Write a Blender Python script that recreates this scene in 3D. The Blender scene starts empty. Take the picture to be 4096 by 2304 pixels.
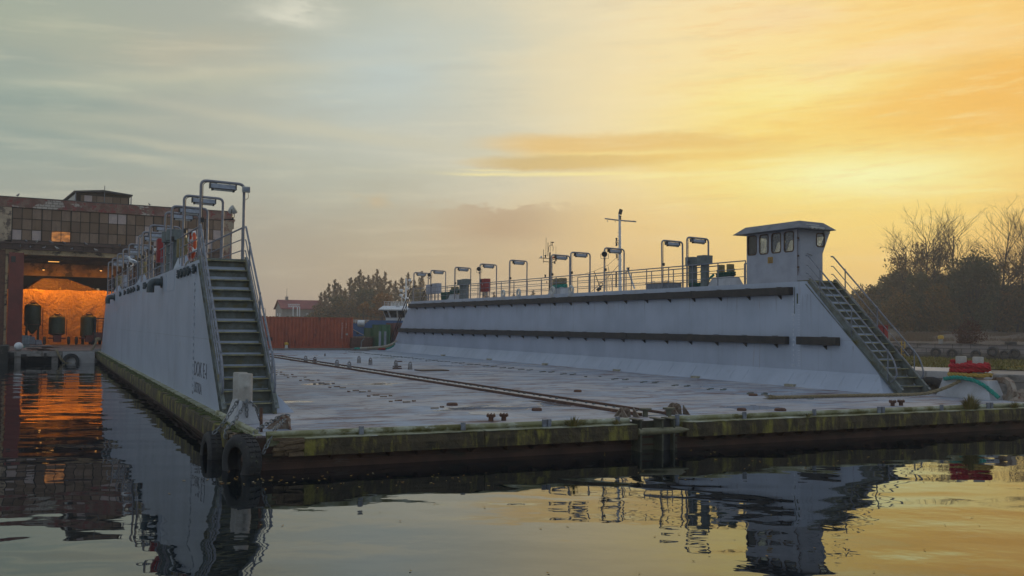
import bpy, math, random
from mathutils import Vector, Matrix
R_ = random.Random(7)
sc = bpy.context.scene
COL = sc.collection
rad = math.radians
# ------------------------------------------------------------------ camera solved from the photograph (deck frame = world frame)
FPX, PIT, ROL, YAW = 3914.9, rad(2.160), rad(-0.530), rad(25.633)
CAM = Vector((-4.066, -20.038, 2.96))
DK, ZT = 0.68, 4.77
cy, sy = math.cos(YAW), math.sin(YAW)
F0 = Vector((sy, cy, 0)); R0 = Vector((cy, -sy, 0)); U0 = Vector((0, 0, 1))
FW = F0*math.cos(PIT)+U0*math.sin(PIT); U1 = U0*math.cos(PIT)-F0*math.sin(PIT)
RT = R0*math.cos(ROL)-U1*math.sin(ROL); UP = R0*math.sin(ROL)+U1*math.cos(ROL)
def ray(px, py): return RT*((px-2048)/FPX)-UP*((py-1152)/FPX)+FW
def dep(px, py, Z): return CAM+ray(px, py)*Z
cd = bpy.data.cameras.new('camera'); co = bpy.data.objects.new('camera', cd); COL.objects.link(co)
M = Matrix((RT, UP, -FW)).transposed().to_4x4(); M.translation = CAM
co.matrix_world = M; cd.sensor_width = 36; cd.lens = 36*FPX/4096; cd.clip_start = .1; cd.clip_end = 5000
sc.camera = co
# ------------------------------------------------------------------ object helpers
def tag(o, label=None, cat=None, group=None, kind=None):
    if label: o['label'] = label
    if cat: o['category'] = cat
    if group: o['group'] = group
    if kind: o['kind'] = kind
    return o
def thing(name, label, cat, loc=(0, 0, 0), group=None, rz=0):
    o = bpy.data.objects.new(name, None); COL.objects.link(o); o.location = loc; o.rotation_euler = (0, 0, rz)
    return tag(o, label, cat, group)
def dup(root, loc, rz=0, label=None, scale=None):
    r = root.copy(); COL.objects.link(r); r.location = loc; r.rotation_euler = (0, 0, rz)
    if scale: r.scale = scale
    if label: r['label'] = label
    for ch in list(root.children):
        c = ch.copy(); COL.objects.link(c); c.parent = r
        for g in list(ch.children):
            d = g.copy(); COL.objects.link(d); d.parent = c
    return r
def origin_of(p):
    v = Vector((0, 0, 0))
    while p is not None: v += p.location; p = p.parent
    return v
class MB:
    def __init__(s): s.v = []; s.f = []
    def add(s, vs, fs):
        n = len(s.v); s.v += [Vector(p) for p in vs]; s.f += [tuple(i+n for i in f) for f in fs]; return s
    def box(s, x0, x1, y0, y1, z0, z1):
        return s.add([(x0,y0,z0),(x1,y0,z0),(x1,y1,z0),(x0,y1,z0),(x0,y0,z1),(x1,y0,z1),(x1,y1,z1),(x0,y1,z1)],
                     [(0,3,2,1),(4,5,6,7),(0,1,5,4),(1,2,6,5),(2,3,7,6),(3,0,4,7)])
    def obox(s, c, a, b, d):
        c, a, b, d = map(Vector, (c, a, b, d))
        if a.cross(b).dot(d) < 0: a = -a
        return s.add([c-a-b-d, c+a-b-d, c+a+b-d, c-a+b-d, c-a-b+d, c+a-b+d, c+a+b+d, c-a+b+d],
                     [(0,3,2,1),(4,5,6,7),(0,1,5,4),(1,2,6,5),(2,3,7,6),(3,0,4,7)])
    def bar(s, p, q, w, h):            # rectangular bar from p to q, w sideways, h up
        p, q = Vector(p), Vector(q); d = q-p; t = d.normalized()
        a = t.cross(Vector((0, 0, 1)));  a = a.normalized() if a.length > 1e-3 else Vector((1, 0, 0))
        return s.obox((p+q)/2, d/2, a*w/2, a.cross(t).normalized()*h/2)
    def cyl(s, p, q, r, r2=None, n=10):
        return s.tube([p, q], r, n, r2=r2)
    def tube(s, pts, r, n=8, r2=None, closed=False, radii=None):
        pts = [Vector(p) for p in pts]; m = len(pts); base = len(s.v)
        t0 = (pts[1]-pts[0]).normalized(); a = t0.orthogonal().normalized(); prev = t0
        for i in range(m):
            if closed: t = (pts[(i+1) % m]-pts[i-1]).normalized()
            elif i == 0: t = t0
            elif i == m-1: t = (pts[i]-pts[i-1]).normalized()
            else: t = ((pts[i+1]-pts[i]).normalized()+(pts[i]-pts[i-1]).normalized()).normalized()
            q = prev.rotation_difference(t); a = q @ a; a = (a-t*a.dot(t)).normalized(); b = t.cross(a); prev = t
            rr = radii[i] if radii else (r if r2 is None else r+(r2-r)*i/(m-1))
            if not closed and 0 < i < m-1:
                k = max(.4, (pts[i+1]-pts[i]).normalized().dot(t)); rr = rr/ (k if k > .8 else 1)
            for j in range(n):
                w = 2*math.pi*j/n; s.v.append(pts[i]+a*math.cos(w)*rr+b*math.sin(w)*rr)
        for i in range(m if closed else m-1):
            k = (i+1) % m
            for j in range(n): s.f.append((base+i*n+j, base+i*n+(j+1) % n, base+k*n+(j+1) % n, base+k*n+j))
        if not closed:
            s.f.append(tuple(base+j for j in reversed(range(n)))); s.f.append(tuple(base+(m-1)*n+j for j in range(n)))
        return s
    def lathe(s, prof, c=(0, 0, 0), axis=(0, 0, 1), n=16, closed=False):
        c = Vector(c); ax = Vector(axis).normalized(); a = ax.orthogonal().normalized(); b = ax.cross(a); base = len(s.v); m = len(prof)
        for r, z in prof:
            for j in range(n):
                w = 2*math.pi*j/n; s.v.append(c+ax*z+(a*math.cos(w)+b*math.sin(w))*max(r, 1e-4))
        for i in range(m if closed else m-1):
            k = (i+1) % m
            for j in range(n): s.f.append((base+i*n+j, base+i*n+(j+1) % n, base+k*n+(j+1) % n, base+k*n+j))
        return s
    def prism(s, poly, vec):
        vec = Vector(vec); poly = [Vector(p) for p in poly]; n = len(poly)
        nr = sum(((poly[i]-poly[0]).cross(poly[(i+1) % n]-poly[0]) for i in range(1, n-1)), Vector())
        if nr.dot(vec) > 0: poly = poly[::-1]
        return s.add(poly+[p+vec for p in poly], [tuple(range(n)), tuple(range(2*n-1, n-1, -1))]+[(i, n+i, n+(i+1) % n, (i+1) % n) for i in range(n)])
    def build(s, name, m, parent=None, smooth=False, local=False, bevel=0, label=None, ang=40):
        if not local and parent is not None:
            o_ = origin_of(parent); vs = [p-o_ for p in s.v]
        else: vs = s.v
        me = bpy.data.meshes.new(name); me.from_pydata([tuple(p) for p in vs], [], s.f); me.validate(); me.update()
        if smooth:
            me.polygons.foreach_set('use_smooth', [True]*len(me.polygons)); me.set_sharp_from_angle(angle=rad(ang))
        me.materials.append(m)
        o = bpy.data.objects.new(name, me); COL.objects.link(o); o.parent = parent
        if bevel:
            b = o.modifiers.new('bevel', 'BEVEL'); b.width = bevel; b.segments = 2; b.limit_method = 'ANGLE'
        if label: o['label'] = label
        return o
def rounded(pts, r, n=5):               # round the corners of a polyline
    pts = [Vector(p) for p in pts]; out = [pts[0]]
    for i in range(1, len(pts)-1):
        a = (pts[i-1]-pts[i]); b = (pts[i+1]-pts[i]); k = min(r, a.length*.49, b.length*.49); p = pts[i]+a.normalized()*k; q = pts[i]+b.normalized()*k
        for j in range(n+1):
            t = j/n; out.append(p*(1-t)**2+pts[i]*2*t*(1-t)+q*t*t)
    out.append(pts[-1]); return out
def rrect(x0, x1, y0, y1, r, n=5):
    out = []
    for cx_, cy_, a0 in ((x1-r, y1-r, 0), (x0+r, y1-r, 90), (x0+r, y0+r, 180), (x1-r, y0+r, 270)):
        for j in range(n+1):
            w = rad(a0+90*j/n); out.append((cx_+r*math.cos(w), cy_+r*math.sin(w)))
    return out
def curve_mesh(cu):
    o = bpy.data.objects.new('temporary', cu); COL.objects.link(o); bpy.context.view_layer.update()
    me = o.evaluated_get(bpy.context.evaluated_depsgraph_get()).to_mesh()
    vs = [v.co.copy() for v in me.vertices]; fs = [tuple(p.vertices) for p in me.polygons]
    bpy.data.objects.remove(o); bpy.data.curves.remove(cu); return vs, fs
def holed(outer, holes, th):            # flat plate with holes in local xy, thickness along z
    cu = bpy.data.curves.new('plate', 'CURVE'); cu.dimensions = '2D'; cu.fill_mode = 'BOTH'; cu.extrude = th/2
    for loop in [outer]+holes:
        sp = cu.splines.new('POLY'); sp.points.add(len(loop)-1); sp.use_cyclic_u = True
        for p, q in zip(sp.points, loop): p.co = (q[0], q[1], 0, 1)
    return curve_mesh(cu)
def text_mesh(t, size, th=.004, sx=1, font_bold=False):
    cu = bpy.data.curves.new('lettering', 'FONT'); cu.body = t; cu.size = size; cu.extrude = th
    if font_bold: cu.offset = size*.012
    vs, fs = curve_mesh(cu); return [Vector((v.x*sx, v.y, v.z)) for v in vs], fs
def place(vs, o, ex, ey, ez):
    o, ex, ey, ez = map(Vector, (o, ex, ey, ez)); return [o+ex*v.x+ey*v.y+ez*v.z for v in vs]
def helix_rope(mb, pts, rr, strands=3, pitch=None, n=6, step=None):   # laid rope: strands wound round a smooth path
    pts = smooth_path(pts, step or rr*1.1); pitch = pitch or rr*7; L = 0; prev = pts[0]; t_prev = (pts[1]-pts[0]).normalized(); a = t_prev.orthogonal().normalized()
    paths = [[] for _ in range(strands)]
    for i, p in enumerate(pts):
        t = (pts[min(i+1, len(pts)-1)]-pts[max(i-1, 0)]).normalized(); a = t_prev.rotation_difference(t) @ a; b = t.cross(a); t_prev = t
        L += (p-prev).length; prev = p
        for k in range(strands):
            w = 2*math.pi*(L/pitch+k/strands); paths[k].append(p+(a*math.cos(w)+b*math.sin(w))*rr*.52)
    for q in paths: mb.tube(q, rr*.52, n)
    return mb
def smooth_path(pts, step):
    pts = [Vector(p) for p in pts]; P = [pts[0]*2-pts[1]]+pts+[pts[-1]*2-pts[-2]]; out = []
    for i in range(1, len(P)-2):
        n = max(2, int((P[i+1]-P[i]).length/step))
        for j in range(n):
            t = j/n; a, b, c, d = P[i-1], P[i], P[i+1], P[i+2]
            out.append(.5*(2*b+(c-a)*t+(2*a-5*b+4*c-d)*t*t+(3*b-a-3*c+d)*t**3))
    out.append(pts[-1]); return out
def sag(p, q, s, n=10):
    p, q = Vector(p), Vector(q); return [p.lerp(q, i/n)-Vector((0, 0, s*4*(i/n)*(1-i/n))) for i in range(n+1)]
def chain(mb, path, link=.11, r=.014):
    pts = smooth_path(path, .02); d = 0; k = 0; nxt = 0
    for i in range(1, len(pts)-1):
        d += (pts[i]-pts[i-1]).length
        if d >= nxt:
            nxt = d+link*.72; t = (pts[i+1]-pts[i-1]).normalized(); a = t.orthogonal().normalized(); b = t.cross(a)
            if abs(a.z) < abs(b.z): a, b = b, a
            u = a if k % 2 else b; k += 1
            loop = [pts[i]+t*math.cos(w)*link*.5+u*math.sin(w)*link*.29 for w in [2*math.pi*j/10 for j in range(10)]]
            mb.tube(loop, r, 5, closed=True)
    return mb
# ------------------------------------------------------------------ node helpers
class V:
    def __init__(s, g, k): s.g = g; s.k = k
    def _m(s, op, o=None, r=False, o2=None):
        n = s.g.nt.nodes.new('ShaderNodeMath'); n.operation = op
        a, b = (o, s) if r else (s, o)
        s.g.put(n.inputs[0], a)
        if b is not None: s.g.put(n.inputs[1], b)
        if o2 is not None: s.g.put(n.inputs[2], o2)
        return V(s.g, n.outputs[0])
    def __add__(s, o): return s._m('ADD', o)
    __radd__ = __add__
    def __mul__(s, o): return s._m('MULTIPLY', o)
    __rmul__ = __mul__
    def __sub__(s, o): return s._m('SUBTRACT', o)
    def __rsub__(s, o): return s._m('SUBTRACT', o, True)
    def __truediv__(s, o): return s._m('DIVIDE', o)
    def max(s, o): return s._m('MAXIMUM', o)
    def min(s, o): return s._m('MINIMUM', o)
    def abs(s): return s._m('ABSOLUTE')
    def pow(s, o): return s._m('POWER', o)
    def frac(s): return s._m('FRACT')
    def exp(s): return s._m('EXPONENT')
    def sm(s, a, b, lo=0., hi=1.):
        n = s.g.nt.nodes.new('ShaderNodeMapRange'); n.interpolation_type = 'SMOOTHSTEP'; s.g.put(n.inputs[0], s)
        for i, v in enumerate((a, b, lo, hi)): s.g.put(n.inputs[i+1], v)
        return V(s.g, n.outputs[0])
class G:
    def __init__(s, nt): s.nt = nt; nt.nodes.clear()
    def put(s, inp, v):
        if isinstance(v, V): s.nt.links.new(v.k, inp)
        elif isinstance(v, (tuple, list)): inp.default_value = (*v, 1) if len(v) == 3 and inp.type == 'RGBA' else v
        else: inp.default_value = v
    def node(s, t, out=0, **kw):
        n = s.nt.nodes.new(t)
        for k, v in kw.items():
            if k.startswith('_'): setattr(n, k[1:], v)
            else: s.put(n.inputs[k.replace('__', ' ')], v)
        return V(s, n.outputs[out]) if out is not None else n
    def obj(s): return s.node('ShaderNodeTexCoord', 3)
    def sep(s, v):
        n = s.nt.nodes.new('ShaderNodeSeparateXYZ'); s.put(n.inputs[0], v); return [V(s, o) for o in n.outputs]
    def comb(s, x, y, z): 
        n = s.nt.nodes.new('ShaderNodeCombineXYZ')
        for i, v in enumerate((x, y, z)): s.put(n.inputs[i], v)
        return V(s, n.outputs[0])
    def scale(s, v, k):
        n = s.nt.nodes.new('ShaderNodeMapping'); s.put(n.inputs[0], v); n.inputs['Scale'].default_value = k; return V(s, n.outputs[0])
    def noise(s, v, sc_, det=3, rough=.55, dist=0, out=0):
        n = s.nt.nodes.new('ShaderNodeTexNoise'); s.put(n.inputs['Vector'], v); n.inputs['Scale'].default_value = sc_
        n.inputs['Detail'].default_value = det; n.inputs['Roughness'].default_value = rough; n.inputs['Distortion'].default_value = dist
        return V(s, n.outputs[out])
    def vor(s, v, sc_, feat='F1', out=0):
        n = s.nt.nodes.new('ShaderNodeTexVoronoi'); n.feature = feat; s.put(n.inputs['Vector'], v); n.inputs['Scale'].default_value = sc_; return V(s, n.outputs[out])
    def mix(s, f, a, b, mode='MIX'):
        n = s.nt.nodes.new('ShaderNodeMix'); n.data_type = 'RGBA'; n.blend_type = mode; s.put(n.inputs[0], f); s.put(n.inputs[6], a); s.put(n.inputs[7], b); return V(s, n.outputs[2])
    def ramp(s, f, st):
        n = s.nt.nodes.new('ShaderNodeValToRGB'); s.put(n.inputs[0], f); e = n.color_ramp.elements
        while len(e) < len(st): e.new(.5)
        for k, (p, c) in zip(e, st): k.position = p; k.color = (*c, 1)
        return V(s, n.outputs[0])
    def bump(s, h, strength=.3, dist=.02):
        return s.node('ShaderNodeBump', Height=h, Strength=strength, Distance=dist)
    def pbr(s, col, rough=.6, bump=None, metal=0, **kw):
        n = s.nt.nodes.new('ShaderNodeBsdfPrincipled'); s.put(n.inputs['Base Color'], col); s.put(n.inputs['Roughness'], rough); s.put(n.inputs['Metallic'], metal)
        if bump: s.put(n.inputs['Normal'], bump)
        for k, v in kw.items(): s.put(n.inputs[k.replace('__', ' ')], v)
        o = s.nt.nodes.new('ShaderNodeOutputMaterial'); s.nt.links.new(n.outputs[0], o.inputs[0]); return n
def mat(name):
    m = bpy.data.materials.new(name); m.use_nodes = True; return m, G(m.node_tree)
def lin(r, g, b):
    f = lambda c: c/12.92 if c <= .04045 else ((c+.055)/1.055)**2.4
    return (f(r/255), f(g/255), f(b/255))
# general weathered surface: base colour, second tone, patches of other colours
def surf(name, base, tone=None, tsc=3, patches=(), rough=.6, rvar=.15, bs=.25, bsc=25, stretch=(1, 1, 1), metal=0, grain=.12, bd=.01):
    m, g = mat(name); p = g.scale(g.obj(), stretch)
    n1 = g.noise(p, tsc, 5, .6); c = g.mix(n1.sm(.35, .65), base, tone or tuple(k*.72 for k in base))
    for col, scl, a, b, st in patches:
        c = g.mix(g.noise(g.scale(g.obj(), st), scl, 6, .68).sm(a, b), c, col)
    fine = g.noise(p, bsc, 4, .6); c = g.mix(grain, c, fine, 'OVERLAY')
    g.pbr(c, n1*rvar+(rough-rvar/2), g.bump(fine+n1, bs, bd), metal); return m
m_light = surf('weathered_grey_pipe_paint', (.23, .24, .27), (.17, .17, .2), 5, [((.12, .07, .05), 9, .66, .74, (1, 1, .6)), ((.4, .41, .44), 3, .62, .72, (1, 1, .5))], .5)
m_lamp = surf('lamp_housing_paint', (.25, .28, .33), None, 6, rough=.45)
m_tube = surf('lamp_tube_plastic', (.55, .55, .52), None, 6, rough=.25)
m_rail = surf('railing_paint', (.2, .22, .26), (.13, .14, .17), 7, [((.13, .06, .04), 8, .64, .72, (1, 1, 1))], .5)
m_stair = surf('algae_stained_galvanised_steel', (.15, .172, .168), (.085, .096, .08), 3.2, [((.12, .105, .04), 2.2, .5, .68, (1, 1, 1.6)), ((.24, .28, .3), 5, .62, .77, (1, 1, .4))], .55, bs=.15)
m_tread = surf('yellowed_tread_edge', (.32, .3, .16), (.17, .17, .11), 6, [((.1, .07, .03), 6, .6, .75, (1, 1, 1))], .65)
m_wheel = surf('grey_cabin_paint', (.32, .34, .4), (.27, .29, .34), 1.5, [((.2, .17, .15), 3, .68, .8, (1, 1, .25))], .5, bs=.1)
m_rubber = surf('worn_tyre_rubber', (.02, .02, .021), (.035, .034, .033), 6, [((.07, .075, .05), 5, .58, .7, (1, 1, 1))], .8, bs=.5)
m_gasket = surf('rusty_window_gasket', (.05, .035, .028), (.12, .06, .035), 14, rough=.7)
m_timber = surf('mossy_fender_timber', (.075, .056, .028), (.038, .029, .016), 2.5, [((.2, .175, .032), 1.6, .48, .64, (1.6, 1.6, .4)), ((.3, .29, .2), 26, .69, .73, (1, 1, 1)), ((.02, .017, .012), 4, .6, .7, (.3, .3, 4))], .85, bs=.8, bsc=14, bd=.03)
m_tar = surf('tarred_fender_timber', (.022, .019, .018), (.04, .035, .031), 2.5, [((.07, .055, .04), 5, .64, .78, (.2, .2, 5)), ((.035, .045, .02), 2, .62, .72, (1, 1, 1))], .75, bs=.6, bsc=12, bd=.02)
m_moss = surf('moss_cushion', (.07, .085, .02), (.045, .05, .015), 12, rough=.95, bs=1)
m_hull = surf('rusty_hull_plate', (.095, .045, .028), (.055, .027, .019), 1.4, [((.16, .15, .13), 1.2, .58, .72, (.5, .5, 3)), ((.03, .028, .018), 2, .5, .7, (.4, .4, 2))], .7, bs=.4)
m_guide = surf('dark_olive_guide_steel', (.1, .1, .065), (.06, .06, .04), 2.4, [((.04, .03, .02), 3, .5, .66, (1, 1, .6)), ((.25, .27, .24), 6, .64, .72, (1, 1, 1))], .65)
m_edge = surf('green_stained_edge_steel', (.33, .34, .25), (.19, .19, .085), 2.4, [((.1, .092, .02), 1.6, .5, .64, (1, 1, 1.2)), ((.5, .53, .52), 4, .58, .7, (.4, .4, 2)), ((.13, .06, .035), 5, .66, .74, (1, 1, 1))], .55)
m_rust = surf('brown_rust', (.13, .062, .038), (.08, .04, .028), 6, [((.22, .1, .045), 5, .6, .72, (1, 1, 1))], .85, bs=.5)
m_rustpale = surf('pale_paint_over_rust', (.3, .26, .21), (.2, .13, .09), 5, [((.13, .06, .035), 6, .52, .62, (1, 1, 1))], .75, bs=.3)
m_boll = surf('cream_bollard_paint', (.38, .37, .34), (.3, .28, .25), 3, [((.25, .17, .12), 4, .66, .8, (1, 1, .4))], .6, bs=.12)
m_bollped = surf('grey_pedestal_paint', (.42, .43, .46), (.34, .35, .37), 2, [((.22, .16, .12), 3, .68, .8, (1, 1, .4))], .55, bs=.1)
m_bolly = surf('ochre_bollard_paint', (.22, .18, .075), (.15, .12, .05), 5, [((.07, .05, .03), 5, .6, .72, (1, 1, .5))], .8)
m_vent = surf('dull_green_grey_vent', (.14, .17, .17), (.1, .12, .12), 6, [((.27, .29, .28), 4, .64, .72, (1, 1, 1))], .6)
m_pipe = surf('dark_teal_pipe', (.05, .075, .085), (.03, .045, .05), 8, rough=.5)
m_red = surf('red_enamel', (.3, .018, .02), (.22, .012, .016), 3, rough=.4, bs=.05)
m_orange = surf('orange_life_ring', (.62, .08, .015), (.5, .06, .01), 5, rough=.55)
m_white = surf('white_boat_paint', (.66, .67, .68), (.56, .57, .58), 2, rough=.45, bs=.05)
m_whitedim = surf('dull_white_enamel', (.5, .5, .47), (.4, .4, .37), 4, rough=.45)
m_black = surf('black_metal', (.022, .022, .024), None, 6, rough=.5)
m_galv = surf('galvanised_chain', (.22, .24, .25), (.12, .12, .12), 12, rough=.45, metal=.6)
m_concrete = surf('stained_concrete', (.28, .26, .24), (.19, .175, .16), .8, [((.09, .085, .07), .7, .52, .68, (1, 1, 1.6)), ((.1, .06, .035), .9, .6, .75, (1, 1, .4)), ((.36, .34, .31), 2.4, .6, .72, (1, 1, 1))], .85, bs=.5, bsc=9, bd=.03)
m_paleconc = surf('pale_quay_coping', (.46, .45, .45), (.36, .35, .35), 1.5, [((.2, .2, .15), 2, .62, .74, (1, 1, 1))], .8)
m_darkconc = surf('wet_dark_concrete_and_shade', (.045, .042, .036), (.025, .024, .02), .8, [((.13, .12, .1), 1.2, .6, .75, (1, 1, .5))], .8, bs=.5)
m_ropetan = surf('old_hemp_rope', (.27, .22, .13), (.2, .16, .1), 9, rough=.95, bs=.8, bsc=60)
m_ropepale = surf('bleached_rope', (.46, .42, .34), (.35, .3, .23), 9, rough=.95, bs=.8, bsc=60)
m_ropeyel = surf('yellow_rope', (.46, .3, .06), (.35, .22, .05), 9, rough=.9, bs=.6)
m_ropered = surf('red_rope', (.42, .015, .025), (.3, .012, .02), 9, rough=.9, bs=.6)
m_ropeteal = surf('teal_rope', (.02, .28, .22), (.015, .19, .15), 9, rough=.9, bs=.6)
m_ropedkgreen = surf('dark_green_rope', (.012, .085, .065), (.01, .05, .04), 9, rough=.9, bs=.6)
m_yellow = surf('yellow_paint', (.55, .34, .02), (.45, .26, .02), 4, rough=.5)
m_glass_dark = surf('dark_bridge_glass', (.012, .014, .016), None, 2, rough=.08, bs=0)
m_blue = surf('blue_hull_paint', (.018, .095, .25), (.014, .075, .2), .6, rough=.4, bs=.05)
m_green = surf('green_tank_paint', (.035, .05, .02), (.025, .035, .015), 3, [((.09, .05, .02), 4, .62, .75, (1, 1, .5))], .55)
m_greenbox = surf('green_container_paint', (.045, .13, .055), (.03, .09, .04), 1, rough=.5)
m_slate = surf('grey_roofing', (.07, .078, .085), (.045, .05, .055), 1, rough=.75)
m_plaster = surf('peeling_plaster', (.44, .35, .24), (.32, .25, .18), 1.1, [((.1, .075, .06), .9, .5, .58, (1, 1, 1)), ((.2, .06, .035), 1.6, .64, .7, (1, 1, 1))], .9, bs=.6, bsc=12, bd=.03)
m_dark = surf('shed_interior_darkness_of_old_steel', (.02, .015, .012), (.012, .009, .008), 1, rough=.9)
m_beam = surf('grimy_steel_beam', (.085, .05, .042), (.05, .032, .028), 2, [((.2, .19, .18), 9, .68, .73, (1, 1, .6))], .8)
m_creamstrip = surf('grimy_cream_lintel', (.42, .33, .19), (.28, .21, .13), 1, [((.04, .03, .025), .9, .5, .62, (1, 1, 2.2))], .9)
m_tarp = None
def m_brickband():
    m, g = mat('peeling_red_parapet'); p = g.obj(); x, y, z = g.sep(p)
    b = g.node('ShaderNodeTexBrick', None, Vector=g.comb(x, z, 0), Scale=1.0); b.inputs['Brick Width'].default_value = .42; b.inputs['Row Height'].default_value = .22
    b.inputs['Mortar Size'].default_value = .018; b.inputs['Color1'].default_value = (.42, .38, .33, 1); b.inputs['Color2'].default_value = (.33, .3, .26, 1); b.inputs['Mortar'].default_value = (.1, .08, .07, 1)
    red = g.mix(g.noise(p, 1.3, 5, .65).sm(.42, .58), (.14, .065, .05), (.2, .14, .11))
    red = g.mix(g.noise(g.scale(p, (1, 1, 1)), 2.6, 5, .7).sm(.5, .6), red, (.2, .034, .036))
    c = g.mix(g.noise(g.comb(x*.45, y, z*1.1), .9, 4, .6).sm(.57, .6), red, V(g, b.outputs[0]))
    c = g.mix(g.noise(g.scale(p, (2, 2, .15)), 1.7, 4, .6).sm(.6, .75), c, (.05, .045, .035))
    g.pbr(c, .9, g.bump(g.noise(p, 9, 4), .5, .03)); return m
m_parapet = m_brickband()
def m_brickwall():
    m, g = mat('old_red_brick'); p = g.obj(); x, y, z = g.sep(p)
    b = g.node('ShaderNodeTexBrick', None, Vector=g.comb(x, z, 0), Scale=1.0); b.inputs['Brick Width'].default_value = .26; b.inputs['Row Height'].default_value = .085
    b.inputs['Mortar Size'].default_value = .012; b.inputs['Color1'].default_value = (.2, .06, .035, 1); b.inputs['Color2'].default_value = (.14, .045, .03, 1); b.inputs['Mortar'].default_value = (.25, .21, .17, 1)
    c = g.mix(g.noise(p, .8, 4, .6).sm(.5, .56), V(g, b.outputs[0]), (.3, .25, .18)); g.pbr(c, .9); return m
m_brick = m_brickwall()
# dock wall paint: pale grey blue with plate seams, faint runs and dirt
def m_dockwall():
    m, g = mat('pale_grey_blue_dock_paint'); p = g.obj(); x, y, z = g.sep(p)
    c = g.mix(g.noise(p, .55, 4, .55).sm(.35, .7), (.375, .425, .515), (.315, .36, .44))
    runs = g.noise(g.scale(p, (2.2, 2.2, .12)), 2.4, 5, .62).sm(.55, .8); c = g.mix(runs*.55, c, (.26, .275, .31)); frame = (((y+.2)/.62).frac()-.5).abs().sm(.5, .38); pan = g.noise(g.comb(0, (y/.62)._m('FLOOR'), (z/1.6)._m('FLOOR')), 7.3, 1)
    rust = g.noise(g.scale(p, (1.4, 1.4, .1)), 2.1, 5, .7).sm(.64, .74); c = g.mix(rust*.6, c, (.24, .15, .12))
    sy_ = ((y/3.05).frac()-.5).abs().sm(.4965, .499); sz_ = ((z-2.5).abs()).sm(.012, .004); sm_ = (sy_+sz_).min(1)
    c = g.mix(sm_*.45, c, (.17, .17, .19))
    drip = g.noise(g.comb(x, y*3.2, z*.16), 1.9, 4, .65).sm(.56, .7)*(z.sm(2.0, 2.3)*z.sm(2.31, 2.3)+z.sm(3.2, 4.2)*z.sm(4.26, 4.25)); c = g.mix(drip*.5, c, (.16, .15, .16))
    sp = g.noise(p, 38, 3, .6); c = g.mix(sp.sm(.62, .7)*.12, c, (.65, .67, .72))
    g.pbr(c, g.noise(p, 1.5, 4)*.25+.38, g.bump(g.noise(p, 3.5, 4)*1.2+sp*.15-sm_*.25+frame*.35+g.noise(g.comb(0, y, z*.6), .9, 2)*2.2, .4, .014)); return m
m_wall = m_dockwall()
def m_deckplate():
    m, g = mat('wet_worn_deck_paint'); p = g.obj(); x, y, z = g.sep(p)
    n = g.noise(p, .5, 6, .62); c = g.mix(n.sm(.35, .65), (.345, .4, .475), (.25, .29, .35))
    c = g.mix(g.noise(g.comb(x, y*1.0, 0), 1.7, 6, .7).sm(.52, .68)*.6, c, (.47, .52, .59))
    near = y.sm(14, 0)                                      # the landing end of the deck is worn down to primer
    rusty = g.noise(g.comb(x*.5, y*1.5, 0), 1.1, 7, .72)
    c = g.mix((rusty+near*.13).sm(.58, .69)*.75, c, (.25, .18, .165)); c = g.mix((rusty+near*.1).sm(.65, .71)*.9, c, (.105, .055, .048))
    pale = g.noise(g.comb(x*.6, y, 3), .8, 5, .6); c = g.mix((pale+near*.12).sm(.62, .68)*.6, c, (.5, .48, .47))
    seam = ((((x+.35)/2.33).frac()-.5).abs().sm(.4955, .4985)+(((y+.6)/6.1).frac()-.5).abs().sm(.4985, .4995)).min(1); c = g.mix(seam*.75, c, (.08, .06, .055)); ptone = g.node('ShaderNodeTexWhiteNoise', 0, Vector=g.comb(((x+.35)/2.33)._m('FLOOR'), ((y+.6)/6.1)._m('FLOOR'), 0)); c = g.mix(ptone*.3, c, (.24, .26, .3))
    ring = g.vor(g.comb(x, y, 0), .42); rr = ((ring-.33).abs()).sm(.03, .012)*g.noise(p, 3, 3).sm(.5, .6); c = g.mix(rr*.5, c, (.16, .1, .085))
    wet = g.noise(g.comb(x*.7, y*.9, 7), .38, 5, .55); w = (wet-.05+x.sm(14, 24)*near*.17).sm(.55, .6); c = g.mix(w*.6, c, (.12, .13, .15))
    spk = g.vor(p, 2.3).sm(.07, .04)*g.noise(p, 1.1, 2).sm(.48, .6); c = g.mix(spk, c, (.05, .035, .03))
    rough = g.noise(p, 2.2, 5, .6)*.35+.42; rough = rough*(1-w)+w*.04
    g.pbr(c, rough, Specular__IOR__Level=w*.35+.1, bump=g.bump(g.noise(p, 1.2, 4)*1.2*(1-w)+g.noise(p, 12, 4)*.12*(1-w)-seam*.15, .5, .014)); return m
m_deck = m_deckplate()
def m_water_():
    m, g = mat('calm_harbour_water'); p = g.obj(); x, y, z = g.sep(p)
    a = x*R0.x+y*R0.y; b = x*F0.x+y*F0.y
    h = g.noise(g.comb(a*.4, b*.8, 0), .62, 1, .4)*1.0+g.noise(g.comb(a*.6, b*.8, 4), 1.7, 1, .4)*.2+g.noise(g.comb(a*.7, b*.8, 9), 5.0, 1, .5)*(g.noise(g.comb(a*.2, b*.35, 1), .3, 3, .6).sm(.5, .68)*.05+.006)
    calm = g.noise(g.comb(a*.12, b*.3, 2), .22, 2, .5).sm(.35, .65, .45, 1.25)
    n = g.pbr((.006, .009, .011), .015, g.bump(h*calm, 1, .04), IOR=1.56); n.inputs['Specular Tint'].default_value = (.64, .82, 1, 1); return m
m_water = m_water_()
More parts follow.
